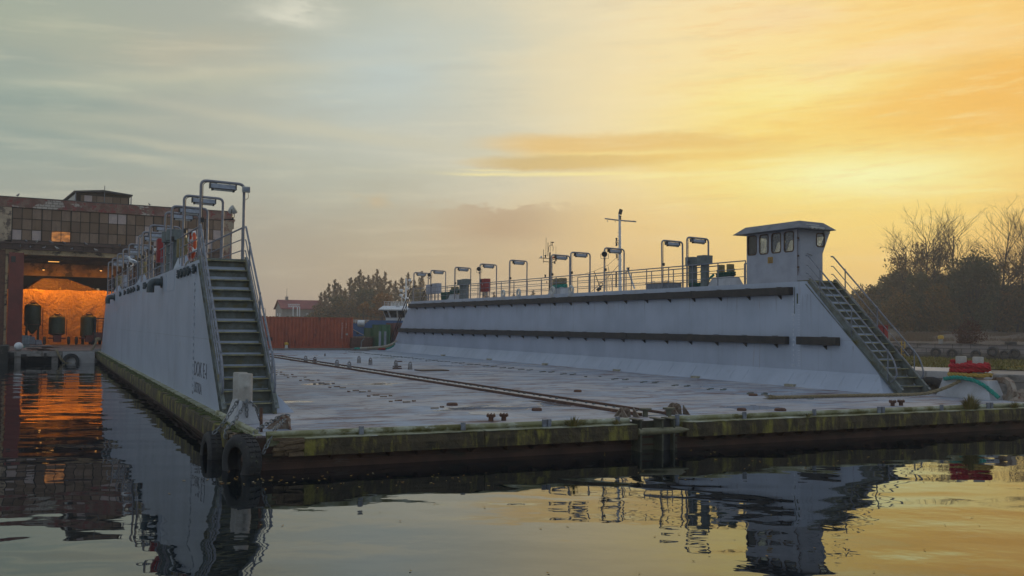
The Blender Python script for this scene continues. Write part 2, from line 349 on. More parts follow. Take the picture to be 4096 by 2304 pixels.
# ================================================================== WATER AND GROUND
def sheet(name, poly, z, m, kind='structure', zs=None):
    me = bpy.data.meshes.new(name); me.from_pydata([(p[0], p[1], (zs[i] if zs else z)) for i, p in enumerate(poly)], [], [tuple(range(len(poly)))]); me.materials.append(m)
    o = bpy.data.objects.new(name, me); COL.objects.link(o); return tag(o, kind=kind)
tag(sheet('water', [(-3000, -3000), (3000, -3000), (3000, 3000), (-3000, 3000)], 0, m_water), 'dark calm harbour water with mirror reflections of the dock and sky')

# ================================================================== FLOATING DOCK
dock = thing('floating_dock', 'large grey floating dock with two high side walls and a wet open deck', 'floating dock', (12, 30, 0))
XL, XR = -.15, 24.25
hb = MB(); hb.box(XL, XR, -.12, 61.2, -1.2, DK-.03)
for zz in (.3, .12):                                                    # plate ribs along the hull side
    hb.box(XL-.025, XL, -.1, 61, zz-.02, zz+.02); hb.box(XL, XR, -.145, -.12, zz-.02, zz+.02)
hb.build('pontoon_hull', m_hull, dock)
MB().box(XL+.02, XR-.02, -.05, 61.15, DK-.03, DK).build('deck_plating', m_deck, dock)
fy = lambda z: 4.95+(z-DK)*(9.31-4.95)/(ZT-DK)                           # front slope of the side walls
by = lambda z: 59.4-(z-DK)*(59.4-54.45)/(ZT-DK)
def sloped(prof):                                                        # x-z profile run along the dock with sloping ends
    mb = MB(); n = len(prof); pts = [(x, fy(z), z) for x, z in prof]+[(x, by(z), z) for x, z in prof]
    ar = sum(prof[i][0]*prof[(i+1) % n][1]-prof[(i+1) % n][0]*prof[i][1] for i in range(n))
    fs = [tuple(range(n)), tuple(range(2*n-1, n-1, -1))]+[((i+1) % n, i, n+i, n+(i+1) % n) for i in range(n)]
    if ar < 0: fs = [f[::-1] for f in fs]
    return mb.add(pts, fs)
WLo, WLi, WRi, WRo = 0.0, 1.28, 22.7, 24.04
FL = .64
wl = sloped([(WLo, DK), (WLi+.52, DK), (WLi, DK+FL), (WLi, ZT), (WLo, ZT)]).build('side_wall', m_wall, dock)
wr = sloped([(WRi-.52, DK), (WRo, DK), (WRo, ZT), (WRi, ZT), (WRi, DK+FL)]).build('side_wall', m_wall, dock)
# rivet pads and dirty ribs showing on the flare at the foot of the right wall
rb = MB(); rv = random.Random(3)
for i in range(58):
    if rv.random() < .18: continue
    y = 6.3+i*.9
    d = Vector((.52, 0, FL)); d.normalize(); nrm = Vector((-FL, 0, .52)).normalized()
    rb.obox(Vector((WRi-.26, y, DK+FL/2))+nrm*.004, d*.26, Vector((0, .018, 0)), nrm*.006)
rb.build('flare_rib', m_wall, wr)
m_drain = surf('pale_drain_plate', (.38, .36, .28), (.28, .25, .18), 4, rough=.7)
for (x, y) in [(22.22, 9.6), (22.22, 15.7), (22.22, 22.3), (22.22, 30.1), (22.22, 37.9), (22.22, 46)]:
    MB().box(x-.16, x+.05, y-.24, y+.24, DK, DK+.09).build('drain_cover', m_drain, wr)
# fender timbers on the inner face of the right wall
for (zt, y0, y1) in ((DK+3.88, 10.02, 54.6), (DK+1.93, 10.25, 57.0), (DK+1.93, 7.5, 9.62)):
    th = .31; t = MB(); L = y1-y0; k = max(1, round(L/6.2))
    for i in range(k):
        a, b = y0+L*i/k, y0+L*(i+1)/k
        dz = R_.uniform(-.008, .008); t.box(WRi-.24+R_.uniform(-.01, .01), WRi-.003, a+.004, b-.004, zt-th+dz, zt+dz)
    f = t.build('timber_fender', m_tar, wr, bevel=.015)
    y = y0+.7
    while y < y1:
        g_ = MB(); g_.prism([(WRi, y-.02, zt-th-.01), (WRi-.2, y-.02, zt-th-.01), (WRi, y-.02, zt-th-.17)], (0, .04, 0)); g_.box(WRi-.245, WRi, y-.03, y+.03, zt+.004, zt+.02); y += 1.92; g_.build('fender_bracket', m_tar, f)
# drain streak below the end of the upper timber and raised draught marks on the right wall
ds = MB(); ds.box(WRi-.004, WRi-.001, 9.76, 9.83, 3.9, 4.3); ds.box(WRi-.012, WRi-.001, 9.94, 9.955, 3.5, 4.56)
dm = MB(); z0 = 1.465
for i in range(25):
    z = z0+i*.1; w = .14 if i % 2 == 0 else .08
    dm.box(WRi-.008, WRi, 9.72-w/2, 9.72+w/2-.01, z-.008, z+.008)
for i, s in enumerate(['0M', '2', '4', '6', '8', '1M', '2', '4', '6', '8', '2M', '2', '4', '6']):
    vs, fs = text_mesh(s, .15, .004); dm.add(place(vs, (WRi-.004, 10.06 if len(s) == 1 else 10.13, z0-.04+i*.2), (0, -1, 0), (0, 0, 1), (-1, 0, 0)), fs)
dm.build('draught_marks', surf('pale_draught_mark_paint', (.62, .65, .7), (.5, .53, .58), 8), wr); ds.build('drain_streak', m_moss, wr)
# draught marks and the painted name on the outer face of the left wall
dm = MB(); z0 = .9
for i, s in enumerate(['0M', '2', '4', '6', '8', '1M', '2', '4', '6', '8', '2M', '2', '4', '6', '8', '3M', '2']):
    vs, fs = text_mesh(s, .15, .008); dm.add(place(vs, (WLo-.006, 10.2, z0+i*.2-.06), (0, -1, 0), (0, 0, 1), (-1, 0, 0)), fs)
    for h in (0, .1): dm.box(WLo-.014, WLo, 9.97, 10.08 if h == 0 else 10.04, z0+i*.2+h-.007, z0+i*.2+h+.007)
dm.build('draught_marks', surf('shaded_draught_mark_grey', (.25, .28, .34), (.33, .37, .43), 8), wl)  # shading of the raised marks is put into this darker grey
m_letter, g = mat('worn_dark_lettering_paint'); g.pbr(g.mix(g.noise(g.obj(), 14, 4).sm(.45, .62), (.05, .055, .075), (.16, .17, .2)), .6)
lt = MB()
for s, size, y0, z, w in (('DOK E-I', .62, 9.95, 1.41, 2.45), ('USTKA', .45, 9.86, .93, 1.5)):
    vs, fs = text_mesh(s, size, .003); k = w/max(v.x for v in vs); h = max(v.y for v in vs)
    lt.add(place([Vector((v.x*k, v.y*(.42/h if size > .5 else .3/h), v.z)) for v in vs], (WLo-.004, y0, z), (0, -1, 0), (0, 0, 1), (-1, 0, 0)), fs)
lt.build('painted_name', m_letter, wl)
# hatch frames outlined on the left wall
hf = MB()
for (ya, yb, za, zb) in ((15.2, 17.6, 4.05, 4.7), (27.5, 29.6, 4.05, 4.7)):
    for a in ((ya, ya+.03, za, zb), (yb-.03, yb, za, zb), (ya, yb, za, za+.02)): hf.box(WLo-.01, WLo, a[0], a[1], a[2], a[3])
hf.build('hatch_outline', m_wall, wl)
# pipe stubs with bolted flanges, and elbows, on the outer face
for y in (13.57, 12.78, 11.96, 11.19, 9.96, 24.9, 25.5, 28.54, 30.86, 32.39, 34.0, 34.5, 36.76, 40.1, 52.4, 53.1):
    m = MB(); m.cyl((0, y, 4.52), (-.08, y, 4.52), .09, n=12)
    for x in (-.05,): m.lathe([(.0, 0), (.15, 0), (.15, .045), (0, .045)], (x, y, 4.52), (-1, 0, 0), 18)
    for k in range(10):
        w = k*math.pi/5; m.cyl((-.04, y+.12*math.cos(w), 4.52+.12*math.sin(w)), (-.125, y+.12*math.cos(w), 4.52+.12*math.sin(w)), .017, n=6)
    m.build('pipe_flange', m_pipe, wl, smooth=True)
for y in (18.9, 45.4):
    m = MB(); m.tube(rounded([(0, y, 4.45), (-.42, y, 4.45), (-.42, y, 4.05)], .36, 9), .14, 14); m.lathe([(.0, 0), (.22, 0), (.22, .05), (0, .05)], (-.02, y, 4.45), (-1, 0, 0), 20)
    m.build('overflow_elbow', m_pipe, wl, smooth=True)
# keel rail beams down the middle of the deck with bolt pairs
for x in (9.68, 10.5):
    MB().box(x-.045, x+.045, 1.0, 60.8, DK, DK+.075).build('deck_rail', m_rust, dock)
st = MB(); st.box(9.78, 10.42, 1.0, 60.8, DK, DK+.02); st.build('rail_bed', surf('pale_rail_bed', (.3, .32, .36), None, 1, [((.2, .14, .12), 2, .62, .72, (1, .3, 1))], .4), dock)
bl = MB(); y = 2.2
while y < 60:
    for x in (9.88, 10.32):
        bl.cyl((x, y, DK+.02), (x, y, DK+.05), .05, n=8); bl.cyl((x, y+.42, DK+.02), (x, y+.42, DK+.05), .04, n=8)
    y += 1.12
tag(bl.build('rail_bolt', m_pipe, dock), kind='stuff')
# rounded lifting lugs
m_lug = surf('lug_paint', (.27, .27, .28), (.2, .18, .17), 7, [((.09, .05, .035), 5, .5, .62, (1, 1, 1))], .6)
for (x, y) in ((9.75, 36.24), (9.8, 34.32), (9.8, 29.77), (9.78, 27.45), (12.55, 34.99), (12.46, 32.51), (12.66, 28.76), (12.65, 26.53), (13.6, 46.5)):
    o = [(-.2, 0), (.2, 0), (.17, .25), (.12, .38), (0, .43), (-.12, .38), (-.17, .25)]; k = .5 if y > 40 else .95
    vs, fs = holed([(a*k*.62, b*k) for a, b in o], [[(.035*k*math.cos(w), .3*k+.035*k*math.sin(w)) for w in [j*math.pi/5 for j in range(10)]]], .1)
    MB().add(place(vs, (x, y, DK), (.95, -.3, 0), (0, 0, 1), (-.3, -.95, 0)), fs).build('lifting_lug', m_lug, dock)
# small weld-on clips for the keel blocks, four to a set
for side, x0 in ((0, 5.18), (1, 17.75)):
    y = 5.1 if side == 0 else 4.4
    while y < 56:
        c_ = MB(); jx = R_.uniform(-.04, .04)
        for (dx, dy, wx, wy) in ((0, 0, .045, .05), (.33, .28, .11, .02), (.36, -.36, .11, .02), (.7, -.04, .045, .05)):
            if R_.random() < .08: continue
            c_.box(x0+dx+jx-wx, x0+dx+jx+wx, y+dy-wy, y+dy+wy, DK, DK+.04)
        if c_.v: c_.build('keel_block_clip', m_rustpale if side == 0 else m_stair, dock)
        y += 2.23
# edge pipe with its brackets, edge angle, timbers along the front
def front_x(a, b, n): return [a+(b-a)*i/n for i in range(n+1)]
for (a, b) in ((.05, 8.6), (9.75, 24.1)):
    m = MB(); m.tube([(a, -.13, DK+.035), (b, -.13, DK+.035)], .062, 10); m.box(a, b, -.2, -.1, DK-.1, DK-.035); m.box(a, b, -.16, -.121, DK-.2, DK+.09)
    ep = m.build('edge_pipe', m_edge, dock, smooth=True)
    for x in ([2.0, 4.3, 6.3, 6.42, 8.25] if a < 1 else [9.95, 12.0, 14.3, 16.6, 16.75, 19.0, 20.9, 21.05, 22.9]):
        MB().cyl((x, -.2, DK-.13), (x, -.2, DK+.14), .055, n=10).build('bracket', m_rail, ep, smooth=True)
tb = random.Random(5)
for (a, b) in ((.75, 4.7), (4.72, 8.66), (10.05, 14.9), (14.92, 19.6), (19.62, 24.2)):
    m = MB(); n = int((b-a)/.18)
    ring = lambda x: [(x, -.455+tb.uniform(-.008, .008), DK-.385), (x, -.14, DK-.385), (x, -.14, DK-.045), (x, -.44+tb.uniform(-.014, .014), DK-.05+tb.uniform(-.01, .008)), (x, -.46+tb.uniform(-.01, .01), DK-.2)]
    for i in range(n+1):
        m.v += [Vector(p) for p in ring(a+(b-a)*i/n)]
    for i in range(n):
        for j in range(5): m.f.append((i*5+j, i*5+(j+1) % 5, i*5+5+(j+1) % 5, i*5+5+j))
    m.f.append((4, 3, 2, 1, 0)); m.f.append(tuple(n*5+j for j in range(5)))
    t = m.build('timber_fender', m_timber, dock); 
    x = a+.6
    while x < b: MB().prism([(x-.05, -.45, DK-.39), (x+.05, -.45, DK-.39), (x, -.3, DK-.5)], (0, .25, 0)).build('fender_bracket', m_hull, t); x += .62
    c_ = MB(); c_.box(a+.02, b-.02, -.45, -.2, DK-.045, DK-.03); c_.build('capping_strip', m_edge, t)
# splintered stump of timber at the left front corner
m = MB(); sp = random.Random(11)
for i in range(26):
    y = sp.uniform(-.44, -.16); z = sp.uniform(DK-.36, DK-.05); m.bar((.75, y, z), (sp.uniform(.1, .45), y+sp.uniform(-.04, .04), z+sp.uniform(-.05, .02)), sp.uniform(.03, .09), sp.uniform(.03, .08))
for i in range(14):
    x = sp.uniform(-.42, -.2); z = sp.uniform(DK-.2, DK-.06); m.bar((x, 1.3, z), (x+sp.uniform(-.1, .1), sp.uniform(.0, .5), z+sp.uniform(-.06, .03)), sp.uniform(.04, .1), sp.uniform(.03, .07))
m.build('broken_timber', surf('splintered_wood', (.16, .11, .06), (.09, .06, .035), 9, [((.3, .24, .15), 9, .6, .7, (1, 1, 1))], .9, bs=.8), dock)
# ledge and timbers along the left side
m = MB(); m.box(-.17, 0, .0, 60.9, DK-.03, DK+.012); m.tube([(-.08, .3, DK+.045), (-.08, 5.1, DK+.045)], .06, 10); m.build('edge_strip', m_edge, dock, smooth=True)
y = 1.25
while y < 60:
    L = tb.choice((5.6, 6.1, 6.6)); b = min(y+L, 60.6); m = MB(); n = int((b-y)/.25)
    for i in range(n+1):
        yy = y+(b-.03-y)*i/n
        m.v += [Vector(p) for p in ((-.15, yy, DK-.42), (-.47+tb.uniform(-.01, .01), yy, DK-.41), (-.475+tb.uniform(-.01, .01), yy, DK-.2), (-.455+tb.uniform(-.015, .015), yy, DK-.05+tb.uniform(-.012, .012)), (-.15, yy, DK-.04))]
    for i in range(n):
        for j in range(5): m.f.append((i*5+(j+1) % 5, i*5+j, i*5+5+j, i*5+5+(j+1) % 5)[::-1])
    m.f.append((0, 1, 2, 3, 4)); m.f.append(tuple(n*5+j for j in (4, 3, 2, 1, 0)))
    t = m.build('timber_fender', m_timber, dock); mm = MB()
    for i in range(int((b-y)*7)):
        yy = tb.uniform(y, b-.1); w = tb.uniform(.03, .12)
        mm.lathe([(w, 0), (w*.8, .025), (0, .045)], (-.15-tb.random()**1.5*.26, yy, DK-.045), n=6)
    mm.build('moss_clump', m_moss, t); y = b+.03
# pale rubbing strake and lower hull band along the left side
MB().box(-.22, -.155, -.1, 61, .2, .28).build('rubbing_strake', surf('pale_pink_primer', (.3, .24, .21), (.2, .13, .1), 1.3, [((.1, .05, .03), 2, .55, .68, (1, .4, 1))], .7), dock)
# guide gap in the middle of the front edge
m = MB(); m.box(8.68, 10.0, -.128, -.06, -.1, DK+.0)
m.build('gap_plate', m_guide, dock)
for x in (8.72, 9.33, 9.66):
    p = MB(); p.box(x-.02, x+.02, -.5, -.12, -.4, DK+.06); p.box(x-.12, x+.04, -.53, -.1, DK+.06, DK+.085); p.build('guide_plate', m_guide, dock)
MB().box(9.36, 9.63, -.36, -.131, -.4, DK+.04).build('guide_slot', m_black, dock)
MB().lathe([(0, 0), (.085, 0), (.085, 1.1), (.075, 1.22), (.012, 1.5), (0, 1.5)], (8.66, -.44, .47), (1, 0, 0), 14).build('guide_pin', surf('yellowed_pin_paint', (.21, .2, .12), (.13, .12, .065), 4, [((.1, .06, .03), 6, .6, .7, (1, 1, 1))], .5), dock, smooth=True)
m_hinge = surf('rusty_cream_hinge', (.2, .16, .12), (.13, .085, .055), 6, [((.07, .04, .028), 6, .52, .64, (1, 1, 1))], .75)
# hinge brackets, caps and valve stubs by the front edge
for (x, y, k) in ((9.22, 1.05, .5), (10.85, 1.2, .62)):
    m = MB()
    for s in (-.09, .09):
        vs, fs = holed([(-.5*k, 0), (.26*k, 0), (.22*k, .3*k), (.14*k, .43*k), (0, .47*k), (-.12*k, .42*k)], [[(.07*k*math.cos(w), .28*k+.07*k*math.sin(w)) for w in [j*math.pi/5 for j in range(10)]]], .03)
        m.add(place(vs, (x, y+s, DK), (1, 0, 0), (0, 0, 1), (0, -1, 0)), fs)
    m.cyl((x, y-.2, DK+.28*k), (x, y+.2, DK+.28*k), .06*k, n=10); m.lathe([(.0, -.02), (.16*k, -.02), (.16*k, .03), (0, .03)], (x, y-.13, DK+.28*k), (0, -1, 0), 14)
    for a in (-.16, .18): m.prism([(x+a, y-.12, DK), (x+a, y-.42, DK), (x+a, y-.12, DK+.24)], (.03, 0, 0))
    m.build('hinge_bracket', m_hinge, dock)
for (x, y) in ((9.72, .85), (10.4, .8)):
    MB().lathe([(.07, 0), (.07, .16), (.16, .17), (.16, .21), (0, .215)], (x, y, DK)).build('capped_stub', m_guide, dock, smooth=True)
for (x, y) in ((5.58, 1.15), (5.92, 1.16), (18.55, 1.15), (18.92, 1.18)):
    m = MB(); m.lathe([(.06, 0), (.06, .1), (.11, .105), (.11, .125), (.0, .125)], (x, y, DK)); m.lathe([(0, .135), (.11, .135), (.11, .155), (0, .155)], (x, y, DK))
    for k in range(6): m.cyl((x+.085*math.cos(k*1.047), y+.085*math.sin(k*1.047), DK+.09), (x+.085*math.cos(k*1.047), y+.085*math.sin(k*1.047), DK+.18), .012, n=6)
    m.build('flanged_stub', m_rust, dock, smooth=True)
for (x, y, r) in ((7.9, 3.3, .14), (6.4, 5.6, .16), (17.3, 5.9, .15), (13.2, 1.4, .13), (14.2, 1.0, .16), (12.6, 9.4, .14)):
    MB().lathe([(r, 0), (r, .05), (r*.8, .075), (0, .08)], (x, y, DK), n=12).build('deck_plug', m_rust, dock, smooth=True)
MB().lathe([(.47, 0), (.47, .012), (0, .014)], (6.3, 3.0, DK), n=28).build('manhole_lid', surf('pale_lid', (.48, .47, .45), (.38, .34, .32), 4, rough=.5), dock)
# pad eye at the landing corner holding the tyre chains, and a thin rusty stanchion
m = MB()
for s in (-.1, .1):
    vs, fs = holed([(-.36, 0), (.13, 0), (.13, .2), (.08, .28), (0, .3), (-.07, .27)], [[(.05*math.cos(w), .2+.05*math.sin(w)) for w in [j*math.pi/5 for j in range(10)]]], .03)
    m.add(place(vs, (.7, 1.25+s, DK), (1, 0, 0), (0, 0, 1), (0, -1, 0)), fs)
m.prism([(.76, 1.15, DK), (.76, .85, DK), (.76, 1.15, DK+.18)], (.03, 0, 0)); m.cyl((.7, 1.1, DK+.2), (.7, 1.4, DK+.2), .04)
m.build('pad_eye', m_rustpale, dock)
m = MB(); m.cyl((.12, .72, DK-.02), (.11, .72, DK+.5), .032, n=8); m.build('stanchion', m_rust, dock, smooth=True)

# ================================================================== STAIRCASES
NS = 14
def staircase(x0, x1, label):
    root = thing('staircase', label, 'staircase', ((x0+x1)/2, 7, DK))
    yb, yt, zb, zt = 4.72, 9.2, DK, ZT
    run = (yt-yb)/NS; rise = (zt-zb)/NS
    d = Vector((0, yt-yb, zt-zb)).normalized(); nrm = Vector((0, -d.z, d.y))
    for x in (x0-.03, x1+.03):                                           # channel stringers
        m = MB(); a = Vector((x, yb-.05, zb+.05)); b = Vector((x, yt+.02, zt-.01)); s = 1 if x < (x0+x1)/2 else -1
        m.obox((a+b)/2, (b-a)/2, Vector((.012, 0, 0)), nrm*.14)
        m.obox((a+b)/2+nrm*.14+Vector((-s*.035, 0, 0)), (b-a)/2, Vector((.05, 0, 0)), nrm*.012); m.obox((a+b)/2-nrm*.14+Vector((-s*.035, 0, 0)), (b-a)/2, Vector((.05, 0, 0)), nrm*.012)
        m.box(x-.04, x+.04, yb-.08, yb+.1, zb, zb+.3)
        m.build('stringer', m_stair, root)
    for i in range(NS):
        y = yb+run*i+.1; z = zb+rise*(i+1)
        m = MB(); m.box(x0-.015, x1+.015, y+.11, y+.125, z-rise-.02, z-.035); m.box(x0-.015, x1+.015, y-.0, y+run+.22, z-.035, z-.02)
        stp = m.build('step', m_stair, root)
        MB().box(x0-.012, x1+.012, y-.025, y+.02, z-.046, z-.016).build('nosing', m_tread, stp)
    m = MB(); m.box(x0-.06, x1+.06, yt+.06, yt+.75, zt+.002, zt+.045); m.build('landing_plate', m_stair, root)
    for x in (x0-.06, x1+.06):
        hr = MB()
        for h, r in ((1.0, .03), (.62, .018), (.3, .018)):
            a = Vector((x, yt+.12, zt+h)); b = Vector((x, yb+.72, zb+h+.62))
            k = (zt-zb)/(yt-yb)
            if h == 1.0: pts = rounded([a, a+Vector((0, -.1, 0)), Vector((x, yb+.28, a.z-(yt-yb-.26)*k)), Vector((x, yb+.1, zb+.62)), Vector((x, yb+.42, zb+.4))], .35, 6)
            else: pts = rounded([a, a+Vector((0, -.1, 0)), Vector((x, yb+.75, a.z-(yt-yb-.73)*k))], .1)
            hr.tube(pts, r, 8)
        for t in (.12, .5, .86):
            y = yb+(yt-yb)*t; z = zb+(zt-zb)*t; hr.obox((x, y, z+.5), (.022, 0, 0), (0, .012, 0), (0, 0, .56))
        hr.build('handrail', m_rail, root, smooth=True)
    return root
staircase(.06, 1.22, 'steep grey steel staircase up the end of the left dock wall, beside the painted name')
staircase(22.78, 23.94, 'steep grey steel staircase leading up to the wheelhouse door on the right dock wall')

# ================================================================== WHEELHOUSE
wh = thing('wheelhouse', 'small grey steel control cabin with rounded windows on the right dock wall', 'cabin', (23.4, 11.3, ZT))
YA, YB = 9.81, 12.87; ZE = 6.83
WIN = ((12.24, 12.8), (11.5, 12.04), (10.75, 11.3), (10.0, 10.55)); zw0, zw1 = 5.98, 6.77
holes = [rrect(-b, -a, zw0, zw1, .11) for a, b in WIN]
vs, fs = holed([(-YB, ZT), (-YA, ZT), (-YA, ZE), (-YB, ZE)], holes, .04)
body = MB(); body.add(place(vs, (22.72, 0, 0), (0, -1, 0), (0, 0, 1), (-1, 0, 0)), fs)
XO, XF, ZF = 24.02, 24.42, 5.93                                           # outer side flares out above the sill
sl = math.hypot(XF-XO, ZE-ZF)
vs, fs = holed([(YA, 0), (YB, 0), (YB, sl), (YA, sl)], [rrect(a, b, .12, .8, .11) for a, b in WIN], .04)
up_ = Vector((XF-XO, 0, ZE-ZF)).normalized(); body.add(place(vs, (XO-.02, 0, ZF), (0, 1, 0), up_, Vector((0, 1, 0)).cross(up_)), fs)
body.box(XO-.04, XO, YA, YB, ZT, ZF)
front = [(22.74, ZT), (XO, ZT), (XO, ZF), (XF, ZE), (22.74, ZE)]
vs, fs = holed(front, [rrect(22.84, 23.5, ZT+.22, ZT+1.98, .1), rrect(23.7, 24.12, 6.2, 6.72, .09)], .04); body.add(place(vs, (0, YA+.02, 0), (1, 0, 0), (0, 0, 1), (0, -1, 0)), fs)
vs, fs = holed(front, [rrect(22.95, 23.8, zw0, zw1, .1)], .04); body.add(place(vs, (0, YB-.02, 0), (1, 0, 0), (0, 0, 1), (0, -1, 0)), fs)
body.box(22.75, XO-.05, YA+.05, YB-.05, ZT, ZT+.03)
wb = body.build('cabin_wall', m_wheel, wh)
m_cabglass, g = mat('grimy_window_glass')
tr = g.node('ShaderNodeBsdfTransparent', None); gl = g.node('ShaderNodeBsdfGlossy', None, Roughness=.05); df = g.node('ShaderNodeBsdfDiffuse', None)
tr.inputs[0].default_value = (.74, .8, .93, 1); gl.inputs[0].default_value = (.5, .5, .5, 1); df.inputs[0].default_value = (.3, .3, .28, 1)
ms = g.node('ShaderNodeMixShader', None); ms.inputs[0].default_value = .12; g.nt.links.new(tr.outputs[0], ms.inputs[1]); g.nt.links.new(gl.outputs[0], ms.inputs[2])
ms2 = g.node('ShaderNodeMixShader', None); g.put(ms2.inputs[0], g.noise(g.obj(), 6, 4).sm(.3, .8)*.4); g.nt.links.new(ms.outputs[0], ms2.inputs[1]); g.nt.links.new(df.outputs[0], ms2.inputs[2])
o_ = g.node('ShaderNodeOutputMaterial', None); g.nt.links.new(ms2.outputs[0], o_.inputs[0])
for i, (a, b) in enumerate(WIN):
    loop = [Vector((22.70, y, z)) for y, z in rrect(a, b, zw0, zw1, .11)]
    w = MB().tube(loop, .026, 6, closed=True).build('window', m_gasket, wh)
    MB().prism([p+Vector((.02, 0, 0)) for p in loop], (.008, 0, 0)).build('pane', m_cabglass if i else m_glass_dark, w)
    loop = [Vector((XO-.02, 0, ZF))+Vector((0, y, 0))+up_*t for y, t in rrect(a, b, .12, .8, .11)]
    w = MB().tube(loop, .026, 6, closed=True).build('window', m_gasket, wh); MB().prism(loop, (.006, 0, 0)).build('pane', m_cabglass, w)
loop = [Vector((x, YA, z)) for x, z in rrect(23.7, 24.12, 6.2, 6.72, .09)]
w = MB().tube(loop, .026, 6, closed=True).build('window', m_gasket, wh); MB().prism([p+Vector((0, .012, 0)) for p in loop], (0, .008, 0)).build('pane', m_cabglass, w)
loop = [Vector((x, YB, z)) for x, z in rrect(22.95, 23.8, zw0, zw1, .1)]
w = MB().tube(loop, .026, 6, closed=True).build('window', m_gasket, wh); MB().prism([p-Vector((0, .012, 0)) for p in loop], (0, -.008, 0)).build('pane', m_cabglass, w)
d = MB(); d.prism([(x, YA-.012, z) for x, z in rrect(22.84, 23.5, ZT+.22, ZT+1.98, .1)], (0, .03, 0)); 
d.box(22.78, 22.84, YA-.05, YA-.005, ZT+1.62, ZT+1.72); d.box(22.78, 22.84, YA-.05, YA-.005, ZT+.42, ZT+.52)
door = d.build('door', m_wheel, wh); MB().tube([(23.42, YA-.07, ZT+1.05), (23.14, YA-.07, ZT+1.12)], .014, 6).build('handle', m_galv, door)
d = MB(); d.prism([(22.24, 9.22, ZE), (24.32, 9.38, ZE), (24.6, 13.2, ZE), (22.24, 13.2, ZE)], (0, 0, .018))
lo = [(22.24, 9.22, ZE+.018), (24.32, 9.38, ZE+.018), (24.6, 13.2, ZE+.018), (22.24, 13.2, ZE+.018)]; hi = [(22.66, 9.62, 7.16), (23.95, 9.7, 7.14), (23.95, 12.9, 7.14), (22.66, 12.9, 7.16)]
d.add(lo+hi, [(0, 1, 5, 4), (1, 2, 6, 5), (2, 3, 7, 6), (3, 0, 4, 7), (4, 5, 6, 7)])
rf = d.build('roof', surf('weathered_grey_roof', (.13, .14, .165), (.09, .1, .115), 2.2, [((.25, .26, .28), 6, .62, .72, (1, 1, 1)), ((.05, .05, .055), 3, .6, .7, (1, 1, 1))], .6), wh)
d = MB(); d.bar((22.82, 9.2, ZE+.06), (23.5, 9.2, ZE+.03), .09, .05); d.bar((22.7, 9.27, ZE+.16), (23.3, 9.25, ZE+.13), .05, .03)
for x in (22.9, 23.1, 23.3, 23.45): d.box(x-.02, x+.02, 9.13, 9.2, ZE-.02, ZE+.03)
d.build('strip_light', m_whitedim, rf)
d = MB(); d.prism([(22.691, y, z) for y, z in rrect(11.22, 11.53, 5.57, 5.83, .02)], (.012, 0, 0)); sg = d.build('warning_sign', surf('faded_yellow_sign', (.36, .22, .035), (.26, .15, .03), 9, rough=.6), wh)
d = MB()
for (y0_, y1_, z0_, z1_) in ((11.34, 11.41, 5.76, 5.78), (11.28, 11.47, 5.68, 5.695), (11.3, 11.46, 5.64, 5.655), (11.29, 11.46, 5.6, 5.615), (11.36, 11.39, 5.71, 5.75)): d.box(22.688, 22.692, y0_, y1_, z0_, z1_)
d.build('sign_print', m_rust, sg)
d = MB(); d.box(24.02, 24.3, YA-.12, YA-.05, 6.72, 6.84); d.build('floodlight', m_whitedim, wh, bevel=.01)
d = MB(); d.tube([(22.72, YA-.03, ZT+.25), (22.72, YA-.03, ZE)], .012, 5)
for z in (5.3, 5.75, 6.45): d.box(22.7, 22.76, YA-.06, YA, z, z+.07)
d.build('hinge_rod', m_gasket, wh)

# ================================================================== LIGHT FRAMES
def light_frame():
    r = thing('light_frame', 'x', 'light frame')
    W, H = 1.24, 2.34
    p = rounded([(0, 0, 0), (0, 0, H), (W, 0, H-.04), (W, 0, 0)], .17, 7); MB().tube(p, .042, 10).build('pipe_hoop', m_light, r, smooth=True, local=True)
    m = MB(); m.tube(rounded([(.05, -.045, .1), (.05, -.05, H-.12), (.14, -.05, H-.05), (.45, -.03, H-.06)], .12), .011, 5); m.box(.0, .09, -.1, -.045, 1.1, 1.24); m.build('cable', m_black, r, local=True)
    m = MB(); a, b = .24, 1.0                                             # sloping reflector hood hung from the cross pipe
    m.add([(a, -.14, H-.21), (b, -.14, H-.23), (b, .1, H-.23), (a, .1, H-.21), (a, -.05, H-.07), (b, -.05, H-.09), (b, .06, H-.09), (a, .06, H-.07)],
          [(0,3,2,1),(4,5,6,7),(0,1,5,4),(1,2,6,5),(2,3,7,6),(3,0,4,7)])
    for x in (.42, .82): m.box(x-.02, x+.02, -.02, .02, H-.1, H-.01)
    h = m.build('lamp_hood', m_lamp, r, local=True)
    m = MB(); m.tube([(a+.07, -.05, H-.25), (b-.07, -.05, H-.265)], .032, 8); m.build('lamp_tube', m_tube, h, smooth=True, local=True)
    m = MB(); m.box(a+.05, a+.1, -.1, .03, H-.28, H-.2); m.box(b-.1, b-.05, -.1, .03, H-.3, H-.22); m.box(a, a+.02, -.15, .11, H-.22, H-.06); m.box(b-.02, b, -.15, .11, H-.24, H-.08); m.build('end_cap', m_black, h, local=True)
    return r
proto = light_frame()
ORD = ['nearest', 'second', 'third', 'fourth', 'fifth', 'sixth', 'seventh', 'eighth', 'ninth', 'tenth', 'eleventh', 'farthest']
LY = (9.62, 13.46, 16.75, 18.98, 24.58, 28.09, 30.14, 36.05, 40.2, 44.55, 49.35, 53.88)
RY = (17.28, 19.29, 24.69, 28.35, 30.7, 36.41, 41.08, 45.64, 50.5, 54.3)
first = True; jr = random.Random(44)
